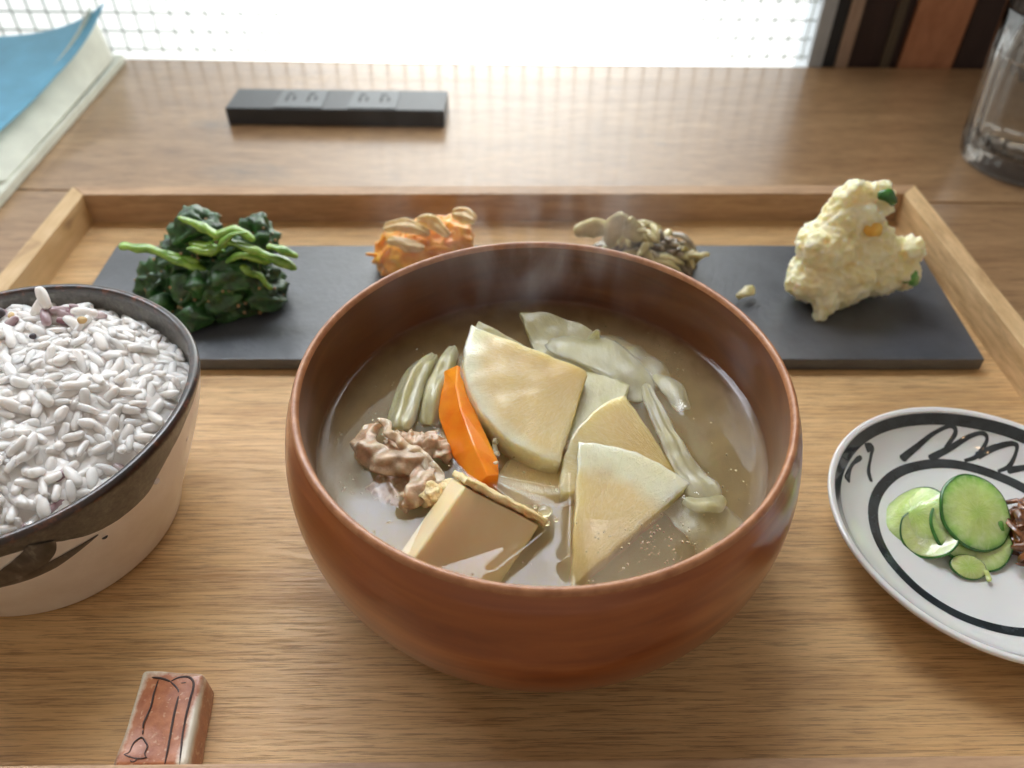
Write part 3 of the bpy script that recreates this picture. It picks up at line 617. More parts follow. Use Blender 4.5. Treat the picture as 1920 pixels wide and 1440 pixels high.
# pork
pk = thing('pork_slice', (-2.5, 12.6, 5), 'crinkled brown pork slice floating at the left of the tofu', 'pork')
obj('meat', lump([(-2.4, 13.35, 5.12, .42, 1.2, .8, .6), (-1.85, 13.2, 5.2, .34, 1, 1, .8), (-1.55, 13.05, 5.15, .25), (-2.75, 13.1, 4.95, .4, 1.1, 1, .6), (-2.25, 12.7, 4.95, .4), (-2.7, 12.25, 4.72, .5, 1.2, .8, .4), (-2.35, 12.0, 4.75, .4, 1, 1, .5)], .045, .13, 3.4, .06, 9, 2, True), M['pork'], pk)
obj('meat_fold', ribbon([(-3.1, 13.85, 5.30), (-3.42, 13.45, 5.32), (-3.36, 12.95, 5.3), (-2.9, 12.55, 5.36), (-2.4, 12.44, 5.45), (-2.0, 12.4, 5.4), (-1.88, 11.95, 5.3), (-2.05, 11.6, 5.15), (-2.35, 11.45, 5.0)], [.3, .62, .7, .62, .55, .6, .65, .55, .3], .13, .05, upv=(-.35, -.6, .75), amp=.12, nf=3.2, seed=4, k=9, n=14), M['pork'], pk, label='curled pink brown outer edge')
obj('fat_edge', ribbon([(-3.15, 13.8, 5.48), (-2.95, 13.6, 5.58), (-2.85, 13.25, 5.58), (-2.6, 13.05, 5.62), (-2.35, 12.8, 5.55), (-2.0, 12.62, 5.5), (-1.72, 12.25, 5.38), (-1.62, 11.85, 5.25), (-1.9, 11.6, 5.12)], [.12, .22, .26, .24, .3, .28, .42, .5, .25], .12, .02, upv=(-.2, -.5, .85), amp=.09, nf=4.2, seed=8, k=9, n=14), M['porkfat'], pk, label='pale cream fat edge')
food('pork_bit', lump([(1.62, 13.15, 5.18, .16), (1.8, 13.35, 5.2, .12)], .03, .06, 4, rg=True), 'pork', (1.7, 13.2, 5.2), 'small grey pork bit between two daikon wedges', 'pork')

# ================================================================== RICE BOWL
RX, RY = -12.8, 14.1
rb = thing('rice_bowl', (RX, RY, T), 'grey and white stoneware rice bowl with painted dark leaves at the left', 'bowl')
ro = [(2.6, .0), (2.95, 0), (3.3, .05), (3.42, .3), (3.62, .85), (3.98, 1.7), (4.38, 2.7), (4.73, 3.7), (4.89, 4.3), (4.94, 4.55), (4.90, 4.67), (4.82, 4.70), (4.72, 4.66), (4.67, 4.5)]
ri_ = [(4.67, 4.5), (4.55, 3.9), (4.2, 2.9), (3.75, 1.9), (3.0, 1.1), (1.6, .7), (0, .62)]
KW = dict(wob=.018, wf=.45)
obj('outer_wall', lathe(dens(ro), (RX, RY, T), 140, **KW), M['stoneware'], rb)
obj('inner_wall', lathe(dens(ri_), (RX, RY, T), 140, **KW), M['greyglaze'], rb)
def rb_r(z): 
    P = ro[1:11]
    for (r0, z0), (r1, z1) in zip(P, P[1:]):
        if z0 <= z <= z1+1e-6: return r0+(r1-r0)*(z-z0)/max(1e-6, z1-z0)
    return 4.9
def on_rb(deg, z, off=.02):
    a = math.radians(deg); k = 1+.018*noise.noise(Vector((math.cos(a)*.45*3, math.sin(a)*.45*3, z*.45)))
    r = rb_r(z)*k+off; return (RX+r*math.cos(a), RY+r*math.sin(a), T+z)
def leaf_on_rb(spine, widths, name, label):
    Q = smooth_path([(a, z, 0) for a, z in spine], 8); N = len(Q); V, F = [], []
    for i, q in enumerate(Q):
        t = (Q[min(i+1, N-1)]-Q[max(i-1, 0)]); tx, ty = t.x*.08, t.y; L = math.hypot(tx, ty); nx, ny = -ty/L, tx/L
        w = lerp_list(widths, i/(N-1))
        for s in (-1, -.5, 0, .5, 1): V.append(on_rb(q.x+nx*w*s/.08, q.y+ny*w*s, .035 if abs(s) < 1 else .02))
    for i in range(N-1):
        for j in range(4): a = i*5+j; F.append((a, a+1, a+6, a+5))
    return obj(name, mesh(name, V, F), M['leafpaint'], rb, label=label)
g = G('painted_leaf_glaze'); n1 = g.noise(g.coord((500, 500, 120)), 1, 4)
g.base(g.ramp(n1, [(.35, (.018, .018, .018)), (.62, (.07, .065, .06)), (.75, (.2, .19, .17))])).set(rough=.3, coat=.5, coatr=.12); M['leafpaint'] = g.m
leaf_on_rb([(-43, 3.36), (-50, 3.22), (-57, 3.06), (-64, 2.96), (-71, 2.92), (-80, 2.98)], [.02, .14, .22, .2, .12, .04], 'painted_leaf', 'narrow pointed leaf')
leaf_on_rb([(-55, 4.15), (-58, 3.75), (-63, 3.4), (-70, 3.12), (-80, 2.9)], [.25, .38, .42, .34, .05], 'painted_leaf', 'broad dark leaf at the edge')
leaf_on_rb([(-70, 3.9), (-78, 3.6), (-88, 3.3), (-98, 3.2)], [.3, .45, .4, .05], 'painted_leaf', 'leaf at the far left')
obj('painted_dot', lathe([(0, .02), (.055, .015), (.075, 0)], on_rb(-41.7, 3.04, .0), 16), M['leafpaint'], rb)
# rice
def mound(x, y):
    r = math.hypot(x-RX, y-RY); k = max(0, 1-(r/4.75)**2)
    return T+3.55+1.95*k**.7+.30*nz((x, y, 0), .6, 3)+.22*nz((x, y, 0), 1.5, 9)
rice = thing('cooked_rice', (RX, RY, T+3), 'white rice with a few purple grains heaped in the stoneware bowl', 'rice')
def grain_mesh(L, Wd, Th, bend, seed):
    V, F = [], []; n, m_ = 10, 9
    for i in range(m_+1):
        t = math.pi*i/m_; x = -L*math.cos(t); r = math.sin(t)**.5
        for j in range(n):
            a = 2*math.pi*j/n; y = Wd*r*math.cos(a); z = Th*r*math.sin(a)
            q = (x+.02*nz((x, y, z), 4, seed), y+bend*(x*x/L/L)*.25*L+.03*nz((x, y, z), 5, seed+2), z+.02*nz((x, y, z), 5, seed+4)); V.append(q)
    for i in range(m_):
        for j in range(n): a, b = i*n+j, i*n+(j+1) % n; F.append((a, b, b+n, a+n))
    return mesh('rice_grain', V, F)
GM = [grain_mesh(.29, .112, .10, .25, 1), grain_mesh(.26, .120, .105, -.2, 4), grain_mesh(.32, .108, .095, .4, 8), grain_mesh(.20, .122, .11, .1, 11), grain_mesh(.24, .105, .10, -.35, 15)]
GT = [me.copy() for me in GM[:2]]
for me in GM: me.materials.append(M['rice'])
for me in GT: me.materials.append(M['rice_tint'])
random.seed(21)
cells = {}
def place_ok(x, y, d):
    cx, cy = int(x/d), int(y/d)
    for i in (-1, 0, 1):
        for j in (-1, 0, 1):
            for (a, b) in cells.get((cx+i, cy+j), ()):
                if math.hypot(a-x, b-y) < d: return False
    cells.setdefault((cx, cy), []).append((x, y)); return True
pts = []
for layer, d in ((0, .215), (1, .21)):
    cells.clear()
    for _ in range(9000):
        r = 4.55*math.sqrt(random.random()); a = random.uniform(0, 2*math.pi); x, y = RX+r*math.cos(a), RY+r*math.sin(a)
        if place_ok(x, y, d): pts.append((layer, x, y, random.uniform(-.09, .12) if layer == 0 else random.uniform(-.22, -.08)))
vis = [p for p in pts if p[0] == 0 and p[1] > -15.6-(p[2]-14)*.28]
vis.sort(key=lambda p: math.hypot(p[1], p[2]+4)); part = vis[:292]; rest = [p for p in pts if p not in set(part)]
def grain_matrix(x, y, dz, tilt):
    e = .15; nx, ny = -(mound(x+e, y)-mound(x-e, y))/(2*e), -(mound(x, y+e)-mound(x, y-e))/(2*e)
    n_ = Vector((nx, ny, 1))+Vector((random.gauss(0, tilt), random.gauss(0, tilt), 0)); n_.normalize()
    a = random.uniform(0, 2*math.pi); mw = frame((x, y, mound(x, y)+dz), (math.cos(a), math.sin(a), .01), n_); return mw @ Matrix.Scale(random.uniform(.85, 1.22), 4)
inv = Matrix.Translation(-rice.location)
for (_, x, y, dz) in part:
    tint = random.random() < (.5 if y > 16.4 else .02)
    me = random.choice(GT) if tint else random.choice(GM)
    obj('rice_grain', me, None, rice, mw=inv @ grain_matrix(x, y, dz, random.choice((.3, .6, 1.1))))
def join_instances(name, items):
    V, F = [], []; mats = []
    for me, mt in items:
        o = len(V); V += [mt @ v.co for v in me.vertices]; F += [[o+i for i in p.vertices] for p in me.polygons]
    m2 = bpy.data.meshes.new(name); m2.from_pydata(V, [], F); m2.update()
    for p in m2.polygons: p.use_smooth = True
    return m2
obj('lower_rice', join_instances('lower_rice', [(random.choice(GM), inv @ grain_matrix(x, y, dz, .3)) for (_, x, y, dz) in rest]), M['rice'], rice, kind='stuff', mw=Matrix.Identity(4))
V, F = [], []
NA_ = 220; NR_ = 70
for j in range(NR_+1):
    r = 4.62*j/NR_
    for i in range(NA_):
        a = 2*math.pi*i/NA_; x, y = RX+r*math.cos(a), RY+r*math.sin(a)
        V.append((x, y, mound(x, y)+.00+.13*nz((x, y, 0), 3.6, 2)+.05*nz((x, y, 0), 8, 5)))
for j in range(NR_):
    for i in range(NA_): k = (i+1) % NA_; F.append((j*NA_+i, (j+1)*NA_+i, (j+1)*NA_+k, j*NA_+k))
obj('rice_core', mesh('core', V, F), M['rice'], rice, kind='stuff')
for (x, y, dz, n_, a) in ((-12.35, 17.0, .75, (.5, -.3, .5), (.35, 0, 1)), (-12.75, 17.15, .4, (0, -1, .5), (.5, 0, 1)), (-12.15, 17.05, .25, (0, -1, .8), (1, .2, .3)), (-11.3, 16.8, .3, (0, -.6, 1), (1, .1, -.4)), (-11.5, 16.5, .2, (0, -.6, 1), (.7, -.5, 0))):
    obj('rice_grain', GM[1] if dz > .3 else GM[0], None, rice, mw=inv @ frame((x, y, mound(x, y)+dz), a, n_) @ Matrix.Scale(1.25, 4))
random.seed(77)
for _ in range(16):
    x, y = random.uniform(-14.6, -11.2), random.uniform(16.5, 17.5)
    if math.hypot(x-RX, y-RY) < 4.2: obj('rice_grain', random.choice(GT), None, rice, mw=inv @ grain_matrix(x, y, random.uniform(.08, .3), .8))
def seed(x, y, dz, r, mt, label): obj('seed', lump([(x, y, mound(x, y)+dz, r, 1, 1, .9)], .03, .008, 3), M[mt], rice, label=label)
seed(-13.55, 16.75, .3, .17, 'seed_dark', 'round dark bean'); seed(-13.2, 16.7, .25, .11, 'seed_gold', 'golden barley bit'); seed(-12.35, 15.95, .2, .1, 'seed_dark', 'dark speckled seed')
seed(-11.2, 16.45, .2, .13, 'seed_gold', 'golden barley grain')

# ================================================================== SMALL DISH
DX, DY = 13.22, 12.68
dish = thing('small_dish', (DX, DY, T), 'small white porcelain dish with dark painted rings and loops at the right', 'dish')
dprof_o = [(2.0, 0), (2.2, 0), (2.3, .1), (2.9, .25), (3.6, .6), (4.05, 1.02), (4.25, 1.28)]
dprof_r = [(4.25, 1.28), (4.30, 1.36), (4.28, 1.43), (4.22, 1.45), (4.14, 1.42)]
dprof_i = [(4.14, 1.42), (3.98, 1.22), (3.7, .92), (3.35, .66), (3.0, .50), (2.7, .42), (2.2, .37), (0, .33)]
obj('plate_body', lathe(dens(dprof_o)+dens(dprof_r)+dens(dprof_i), (DX, DY, T), 140), M['porcelain'], dish)
di = sorted((r, z) for r, z in dens(dprof_i, 4))
def dz_(r):
    for (r0, z0), (r1, z1) in zip(di, di[1:]):
        if r0 <= r <= r1: return z0+(z1-z0)*(r-r0)/max(1e-6, r1-r0)
    return di[-1][1]
for (a, b) in ((3.86, 4.10), (2.66, 2.96)):
    V, F = [], []
    for j in range(5):
        for i in range(140):
            t = 2*math.pi*i/140; r = a+(b-a)*j/4+.025*nz((math.cos(t)*3, math.sin(t)*3, 0), 1, a)*(1 if j in (0, 4) else 0)
            V.append((DX+r*math.cos(t), DY+r*math.sin(t), T+dz_(r)+(.008 if j in (0, 4) else .016)))
    for j in range(4):
        for i in range(140): k = (i+1) % 140; F.append((j*140+i, (j+1)*140+i, (j+1)*140+k, j*140+k))
    obj('painted_ring', mesh('ring', V, F), M['ink'], dish)
def stroke(pts, W_):
    Q = smooth_path([(a, r, 0) for a, r in pts], 8); N = len(Q); V, F = [], []
    C_ = [(DX+q.y*math.cos(math.radians(q.x)), DY+q.y*math.sin(math.radians(q.x))) for q in Q]
    for i, (x, y) in enumerate(C_):
        x0, y0 = C_[max(i-1, 0)]; x1, y1 = C_[min(i+1, N-1)]; L = math.hypot(x1-x0, y1-y0) or 1; nx, ny = -(y1-y0)/L, (x1-x0)/L
        w = lerp_list(W_, i/(N-1))*(.5 if i in (0, N-1) else 1)
        for s in (-1, -.4, .4, 1):
            px, py = x+nx*w*s, y+ny*w*s; r = math.hypot(px-DX, py-DY); V.append((px, py, T+dz_(min(r, 4.1))+(.010 if abs(s) == 1 else .018)))
    for i in range(N-1):
        for j in range(3): a = i*4+j; F.append((a, a+1, a+5, a+4))
    return mesh('stroke', V, F)
f_ = lambda r: 3.02+(r-2.9)*.66
for S in ([(111, 3.01), (99, 3.39), (88, 3.91), (81, 4.14), (79, 3.9), (84, 3.28)], [(94, 2.8), (82, 3.29), (72, 3.92), (67, 4.09), (65, 3.85), (68, 3.17), (74, 2.85)],
          [(68, 3.17), (60, 3.79), (54, 4.08), (52, 3.84), (52, 3.22), (56, 2.8)], [(52, 3.0), (45, 3.5), (38, 4.05), (36, 3.7), (38, 3.0)],
          [(128, 4.02), (124, 3.93), (128, 3.66), (135, 3.33), (139, 3.0)], [(152, 3.95), (142, 4.0), (133, 3.9)]):
    obj('painted_loop', stroke([(a, f_(r)) for a, r in S], [.12, .085, .05, .045, .07, .05]), M['ink'], dish)
# cucumbers
def cuke(o, x, n_, R, th, label, seed=0, sq=1.0, bend=0, dome=.04):
    pts = [(R*math.cos(t)*(1+.03*nz((math.cos(t), math.sin(t), 0), 2, seed)), R*sq*math.sin(t)) for t in [2*math.pi*i/48 for i in range(48)]]
    t_ = thing('cucumber_slice', (0, 0, 0), label, 'cucumber'); t_['_rot'] = 1
    t_.matrix_world = frame(o, x, n_)
    b = slab(pts, th, amp=.03, seed=seed, bev=.03, dome=dome)
    V, F = [], []; n = 48
    for (k, z) in ((.97, .0), (1.0, -.005), (1.035, -th*.3), (1.035, -th*.7), (.99, -th)):
        for (px, py) in pts: V.append((px*k, py*k, z+.03*2*nz((px*k, py*k, 0), 1.6, seed)))
    for j in range(4):
        for i in range(n): q = (i+1) % n; F.append((j*n+i, (j+1)*n+i, (j+1)*n+q, j*n+q))
    s = mesh('skin', V, F)
    if bend:
        for me in (b, s):
            for v in me.vertices: v.co.z += bend*(v.co.x**2)/CM
    obj('flesh', b, M['cuke'], t_); obj('skin', s, M['cuke_skin'], t_)
cuke((12.98, 13.05, 2.55), (1, -.1, 0), (.10, -.45, .9), 1.0, .13, 'largest round cucumber slice on top of the pile', 1, 1.05)
cuke((12.72, 12.80, 2.22), (1, -.1, 0), (.10, -.45, .9), .98, .12, 'cucumber slice directly under the largest slice', 4)
cuke((12.95, 12.55, 2.05), (1, -.3, -.1), (.0, -.35, .95), .92, .12, 'cucumber slice low in the pile with its dark rim showing in front', 7, bend=.1)
cuke((11.5, 13.3, 2.20), (.35, -1, 0), (-.62, -.1, .8), .88, .13, 'folded cucumber slice standing at the left of the pile', 10, bend=-.42)
cuke((11.75, 12.75, 2.0), (.6, -1, 0), (-.35, -.2, .9), .72, .12, 'curled cucumber slice between the folded slice and the pile', 13, bend=.35)
cuke((12.45, 11.75, 1.88), (1, -.2, 0), (.0, -.3, .95), .46, .10, 'smallest cucumber slice in front of the pile', 16, .72)
food('cucumber_pulp', lump([(12.85, 11.55, 1.82, .16, .7, 1.4, .6), (13.6, 12.9, 2.2, .3, .6, 1, .8)], .04, .04, 3), 'cuke', (12.9, 11.8, 1.8), 'pale watery pulp dripping beside the smallest cucumber slice', 'cucumber')
fh = thing('simmered_fish', (14.6, 12.5, T+.4), 'dark brown glazed simmered small fish heap at the photo edge', 'fish')
random.seed(5)
for i in range(30):
    x, y = random.gauss(14.75, .5), random.gauss(12.45, .42); z = 1.9+max(0, .75-.6*math.hypot(x-14.8, y-12.5))+random.uniform(0, .2); a = random.uniform(0, 6.28); L = random.uniform(.3, .65)
    dx, dy = L*math.cos(a), L*math.sin(a)
    obj('small_fish', ribbon([(x-dx, y-dy, z-.1), (x, y, z+random.uniform(0, .15)), (x+dx, y+dy, z-random.uniform(0, .25))], [.12, .34, .08], .14, .05, amp=.08, nf=3, seed=i, n=6, k=4, upv=(random.gauss(0, .6), random.gauss(-.3, .5), 1)), M['fish'], fh)
obj('fish_heap', lump([(14.8, 12.5, 2.0, .75, 1, .9, .7), (14.2, 12.5, 1.9, .45, 1, .9, .7)], .06, .14, 3, .06, 8, rg=True), M['fish'], fh)

# ================================================================== SLATE PLATE
obj('slate_plate', prism([(-15.95, 27.6), (-15.85, 20.42), (16.82, 20.2), (17.3, 27.5)], T+.06, T+.55, .05), M['slate'], base=(0, 24, T), label='long black slate plate carrying four small side dishes', cat='plate')
ZP = T+.55
# greens
sp = thing('boiled_greens', (-11, 23.8, ZP), 'dark boiled greens with bright green stems on the slate', 'greens')
obj('leaf_mass', lump([(-12.2, 23.9, 2.5, 1.25, 1, .9, .8), (-10.6, 23.3, 2.6, 1.35, 1, .8, .85), (-9.3, 23.8, 2.5, 1.0), (-11.2, 24.2, 3.4, 1.2, 1.1, .9, .8), (-10.9, 24.3, 4.5, .8), (-9.5, 24.0, 3.6, .9), (-8.9, 24.5, 4.2, .6)], .09, .42, 1.6, .12, 5, 5, True), M['leaf'], sp)
random.seed(9)
for i in range(16):
    x, y = random.gauss(-10.7, 1.0), random.gauss(23.2, .5); z = 3.0+random.uniform(-.9, 1.2)-.25*abs(x+10.7); a = random.uniform(0, 6.28)
    obj('leaf', ribbon([(x-.7*math.cos(a), y-.4*math.sin(a), z-.3), (x, y-.35, z+.1), (x+.7*math.cos(a), y+.3*math.sin(a)-.2, z-.2)], [.4, 1.1, .3], .07, .25, amp=.22, nf=1.5, seed=i*3, upv=(random.gauss(0, .4), -.7, .8), rip=.1), M['leaf'], sp)
def sx(px, py, y=23.5): k = 1; return (-13.44+(px-225)*.0188+(y-23.5)*(-.25), y, 4.55-(py-458)*.0215-(y-23.5)*.55)
for i, (P, R_) in enumerate([([(228, 460), (280, 466), (330, 488), (388, 520)], [.26, .24, .26, .28]), ([(268, 470), (320, 478), (365, 492)], [.14, .16, .14]), ([(350, 408), (385, 425), (428, 452)], [.2, .24, .22]), ([(430, 450), (480, 470), (546, 505)], [.22, .25, .24]),
                             ([(400, 500), (450, 478), (500, 492)], [.2, .24, .26]), ([(395, 455), (440, 432), (480, 450)], [.2, .22, .2]), ([(350, 465), (400, 470), (440, 440), (470, 436)], [.16, .2, .2, .14]), ([(500, 460), (530, 470), (552, 484)], [.2, .22, .2]), ([(355, 455), (390, 462), (420, 470)], [.2, .2, .16]),
                             ([(440, 500), (470, 520), (490, 545)], [.16, .2, .14]), ([(400, 530), (430, 540), (440, 560)], [.12, .16, .12])]):
    obj('stem', tube([sx(a, b, 23.1+.12*(i % 3)) for a, b in P], [R_[0]*.5]+[q*.85 for q in R_]+[R_[-1]*.6], 12, 7, .13, 2.6, i, .62), M['stem'], sp)
bm = bmesh.new()
lm = bpy.data.objects['leaf_mass']; vv = [v for v in lm.data.vertices if v.normal.y < .1 and v.normal.z > -.3]
for v in random.sample(vv, 90):
    q = (lm.location+sp.location+v.co+v.normal*.0003)/CM
    bmesh.ops.create_icosphere(bm, subdivisions=1, radius=random.uniform(.035, .075), matrix=Matrix.Translation(q))
obj('sesame_crumbs', from_bm('s', bm), M['sesame'], sp, kind='stuff')
# carrot salad
cs = thing('carrot_salad', (-3, 26, ZP), 'shredded orange carrot with fried tofu strips behind the soup bowl', 'salad')
random.seed(13)
def heap(parent, name, mat, n, c, s, L, Wd, th=.1, **kw):
    for i in range(n):
        u = Vector((random.gauss(0, 1), random.gauss(0, 1), random.gauss(0, 1))).normalized()*random.uniform(.55, 1)
        x, y, z = c[0]+u.x*s[0], c[1]+u.y*s[1], max(ZP+.08, c[2]+abs(u.z)*s[2]); a = random.uniform(0, 6.28); l = random.uniform(*L)/2
        dz = random.uniform(-.3, .3); dx, dy = l*math.cos(a), l*math.sin(a)*.7
        obj(name, ribbon([(x-dx, y-dy, max(ZP+.05, z-dz)), (x+random.uniform(-.1, .1), y, z+.1), (x+dx, y+dy, max(ZP+.05, z+dz-.15))], [Wd*.6, Wd, Wd*.5], th, .03, amp=.05, seed=random.randint(0, 99), n=4, k=3, upv=(random.gauss(0, .5), -.4, 1)), M[mat], parent)
obj('salad_core', lump([(-3.3, 26.0, 2.4, 1.4, 1.2, .9, .85), (-2.2, 26.3, 2.6, 1.15)], .1, .25, 1.5, .1, 4, rg=True), M['carrot_shred'], cs)
heap(cs, 'carrot_shred', 'carrot_shred', 120, (-3.1, 25.9, 2.1), (2.0, 1.2, 2.0), (.6, 1.15), .2, .12)
for P in ([(-4.4, 25.3, 4.1), (-3.6, 25.2, 4.25), (-2.7, 25.2, 3.9)], [(-4.3, 25.1, 3.7), (-3.6, 24.9, 3.6), (-2.9, 24.8, 3.5)], [(-3.2, 25.6, 4.3), (-2.6, 25.5, 4.2), (-2.0, 25.3, 3.75)], [(-1.9, 26, 4.3), (-1.4, 26, 4.2), (-1.0, 25.8, 4.0)]):
    obj('fried_tofu_strip', ribbon(P, [.3, .55, .3], .08, .08, amp=.12, nf=2.4, rip=.08, seed=int(P[0][0]*10), upv=(0, -.8, .7)), M['fried_strip'], cs)
# mushroom salad
ms = thing('mushroom_salad', (5.6, 26, ZP), 'glossy brown mushrooms with pale vegetable strips behind the soup bowl', 'salad')
obj('salad_core', lump([(5.0, 26.1, 2.2, 1.1, 1.2, .9, .8), (6.6, 25.9, 2.1, .9, 1.1, 1, .8)], .1, .3, 1.5, .12, 4, rg=True), M['mushroom'], ms)
heap(ms, 'vegetable_strip', 'burdock', 42, (5.2, 25.7, 2.2), (2.2, 1.2, 2.0), (.8, 1.8), .34, .12)
heap(ms, 'mushroom_strip', 'mushroom', 42, (6.0, 25.8, 2.0), (1.6, 1.1, 1.8), (.6, 1.5), .34, .18)
heap(ms, 'vegetable_strip', 'burdock', 10, (7.3, 25.7, 2.0), (.8, .6, 1.0), (.5, 1.0), .3, .12)
for P in ([(4.0, 25.2, 3.4), (4.25, 25.1, 4.3), (4.5, 25.1, 4.8)], [(4.6, 25.1, 4.6), (4.9, 25.1, 4.1), (5.2, 25.1, 3.7)], [(2.7, 25.2, 4.0), (3.4, 25.2, 4.15), (4.0, 25.2, 4.1)]):
    obj('vegetable_strip', ribbon(P, [.4, .8, .4], .16, .1, amp=.08, seed=int(P[0][0]*10), upv=(0, -1, .4)), M['burdock'], ms)
food('vegetable_scrap', ribbon([(8.9, 23.6, 2.0), (9.3, 23.7, 2.3), (9.5, 23.9, 2.1)], [.2, .5, .3], .15, .08, amp=.1, seed=4), 'burdock', (9.3, 23.7, 2), 'stray pale vegetable scrap lying alone on the slate', 'vegetable scrap')
# potato salad
ps = thing('potato_salad', (12.9, 23.9, ZP), 'tall lump of creamy potato salad at the right end of the slate', 'salad')
random.seed(31)
balls = [(12.6, 24.0, 3.0, 1.35), (11.7, 23.7, 3.0, 1.05), (14.0, 24.0, 3.1, 1.0), (11.7, 23.8, 4.2, 1.0), (13.0, 24.1, 4.4, .95), (12.7, 24.3, 5.4, .75), (13.2, 24.3, 5.9, .55), (12.3, 24.2, 6.1, .42), (14.9, 23.9, 3.0, .65),
         (14.9, 24.0, 4.0, .42), (11.95, 22.9, 2.5, .5), (11.8, 22.6, 2.1, .32), (11.0, 23.4, 2.9, .5), (14.3, 24.0, 3.9, .5), (12.1, 24.1, 5.15, .72), (12.7, 24.2, 5.2, .9), (13.3, 24.2, 3.8, 1.2), (12.0, 24.2, 5.8, .38)]
for _ in range(46):
    b = random.choice(balls[:11]); u = Vector((random.gauss(0, 1), random.gauss(-.6, .7), random.gauss(0, 1))).normalized()
    balls.append((b[0]+u.x*b[3]*.92, b[1]+u.y*b[3]*.92, max(2.1, b[2]+u.z*b[3]*.92), random.uniform(.16, .36)))
obj('mashed_potato', lump(balls, .06, .12, 2.4, .06, 6, 4, True, 3), M['potato'], ps)
obj('cucumber_piece', ribbon([(12.9, 23.75, 6.25), (13.25, 23.65, 6.3), (13.6, 23.75, 5.95)], [.25, .5, .3], .14, .06, upv=(0, -.7, .7)), M['cuke_skin'], ps)
obj('cucumber_piece', ribbon([(14.7, 23.35, 3.0), (15.05, 23.3, 3.15), (15.3, 23.4, 2.8)], [.3, .6, .3], .14, .06, upv=(0, -.9, .4)), M['cuke'], ps)
obj('egg_bit', lump([(12.95, 23.4, 5.15, .32), (13.15, 23.5, 4.95, .22)], .05, .06, 3), M['potato_egg'], ps)

# ================================================================== CHOPSTICK REST
rest_o = thing('chopstick_rest', (-7.62, 7.74, T), 'orange glazed ceramic chopstick rest engraved with a bell at the bottom left', 'chopstick rest')
bm = bmesh.new(); q = [(-8.42, 8.84), (-6.95, 8.74), (-6.72, 6.62), (-8.33, 6.62)]
vs = [bm.verts.new((x, y, T+.01)) for x, y in q]; f = bm.faces.new(vs); r_ = bmesh.ops.extrude_face_region(bm, geom=[f])
for v in r_['geom']:
    if isinstance(v, bmesh.types.BMVert): v.co.z = 2.3; v.co.x = -7.62+(v.co.x+7.62)*.98; v.co.y = 7.74+(v.co.y-7.74)*.98
bmesh.ops.recalc_face_normals(bm, faces=bm.faces[:]); bmesh.ops.bevel(bm, geom=bm.edges[:], offset=.10, segments=4, affect='EDGES', profile=.5)
bmesh.ops.subdivide_edges(bm, edges=[e for e in bm.edges if e.calc_length() > .3], cuts=8, use_grid_fill=True); bm.normal_update()
for v in bm.verts:
    v.co += v.normal*.035*nz(v.co, 1.5, 3)
    if v.co.z > 2.2: v.co.z += .05*max(0, abs(v.co.y-7.74)-.75)*2
obj('ceramic_block', from_bm('rest', bm), M['terracotta'], rest_o)
def engr(P, w=.055): obj('engraved_line', ribbon([(x, y, 2.315+.05*max(0, abs(y-7.74)-.75)*1.6) for x, y in P], [w*.6, w, w, w*.7], .03, 0, amp=.006, nf=6, n=4, k=5, round_end=.3), M['engrave'], rest_o)
engr([(-8.13, 8.63), (-7.86, 8.59), (-7.67, 8.53)]); engr([(-7.67, 8.53), (-7.5, 8.62), (-7.3, 8.63), (-7.15, 8.52), (-7.1, 8.33), (-7.09, 7.94), (-7.03, 7.32), (-6.89, 6.66)])
engr([(-7.67, 8.53), (-7.52, 8.41), (-7.41, 8.28), (-7.37, 8.05), (-7.34, 7.64), (-7.28, 7.21), (-7.21, 6.66)]); engr([(-7.96, 8.57), (-7.96, 8.26), (-7.93, 7.95), (-7.96, 7.6), (-7.93, 7.45)], .045)
engr([(-7.93, 7.43), (-7.9, 7.33)], .03); engr([(-7.42, 8.49), (-7.3, 8.5)], .03)
engr([(-8.16, 6.9), (-8.06, 6.95), (-8.05, 7.1), (-8.0, 7.2), (-7.9, 7.26), (-7.78, 7.16), (-7.71, 7.07), (-7.72, 6.93), (-7.65, 6.83)], .035)
engr([(-8.16, 6.9), (-8.02, 6.85), (-7.84, 6.81), (-7.63, 6.83)], .035)
engr([(-7.91+.06*math.cos(t), 6.79+.05*math.sin(t)) for t in [3.14+i*.7 for i in range(7)]], .03)

# ================================================================== POWER STRIP (table frame)
pw = thing('power_outlet', (0, 0, 0), 'flat black power outlet bar with two double sockets on the table', 'power outlet', rz=ROT, rot=True)
obj('outlet_body', box(-17.15, -4.6, 42.85, 45.7, 0, 1.0, .08), M['plastic'], pw)
for x0 in (-14.4, -10.15):
    s = obj('socket', box(x0, x0+2.75, 42.98, 45.45, .98, 1.05, .03), M['plastic2'], pw)
    for cx in (x0+.75, x0+2.0):
        for dx, L in ((-.2, .45), (.2, .33)):
            so = obj('slot', box(cx+dx-.07, cx+dx+.07, 44.3-L, 44.3+L*.6, 1.045, 1.06, 0), M['slot'], s)
        so = obj('slot', box(cx-.3, cx+.05, 44.75, 44.95, 1.045, 1.06, 0), M['slot'], s)

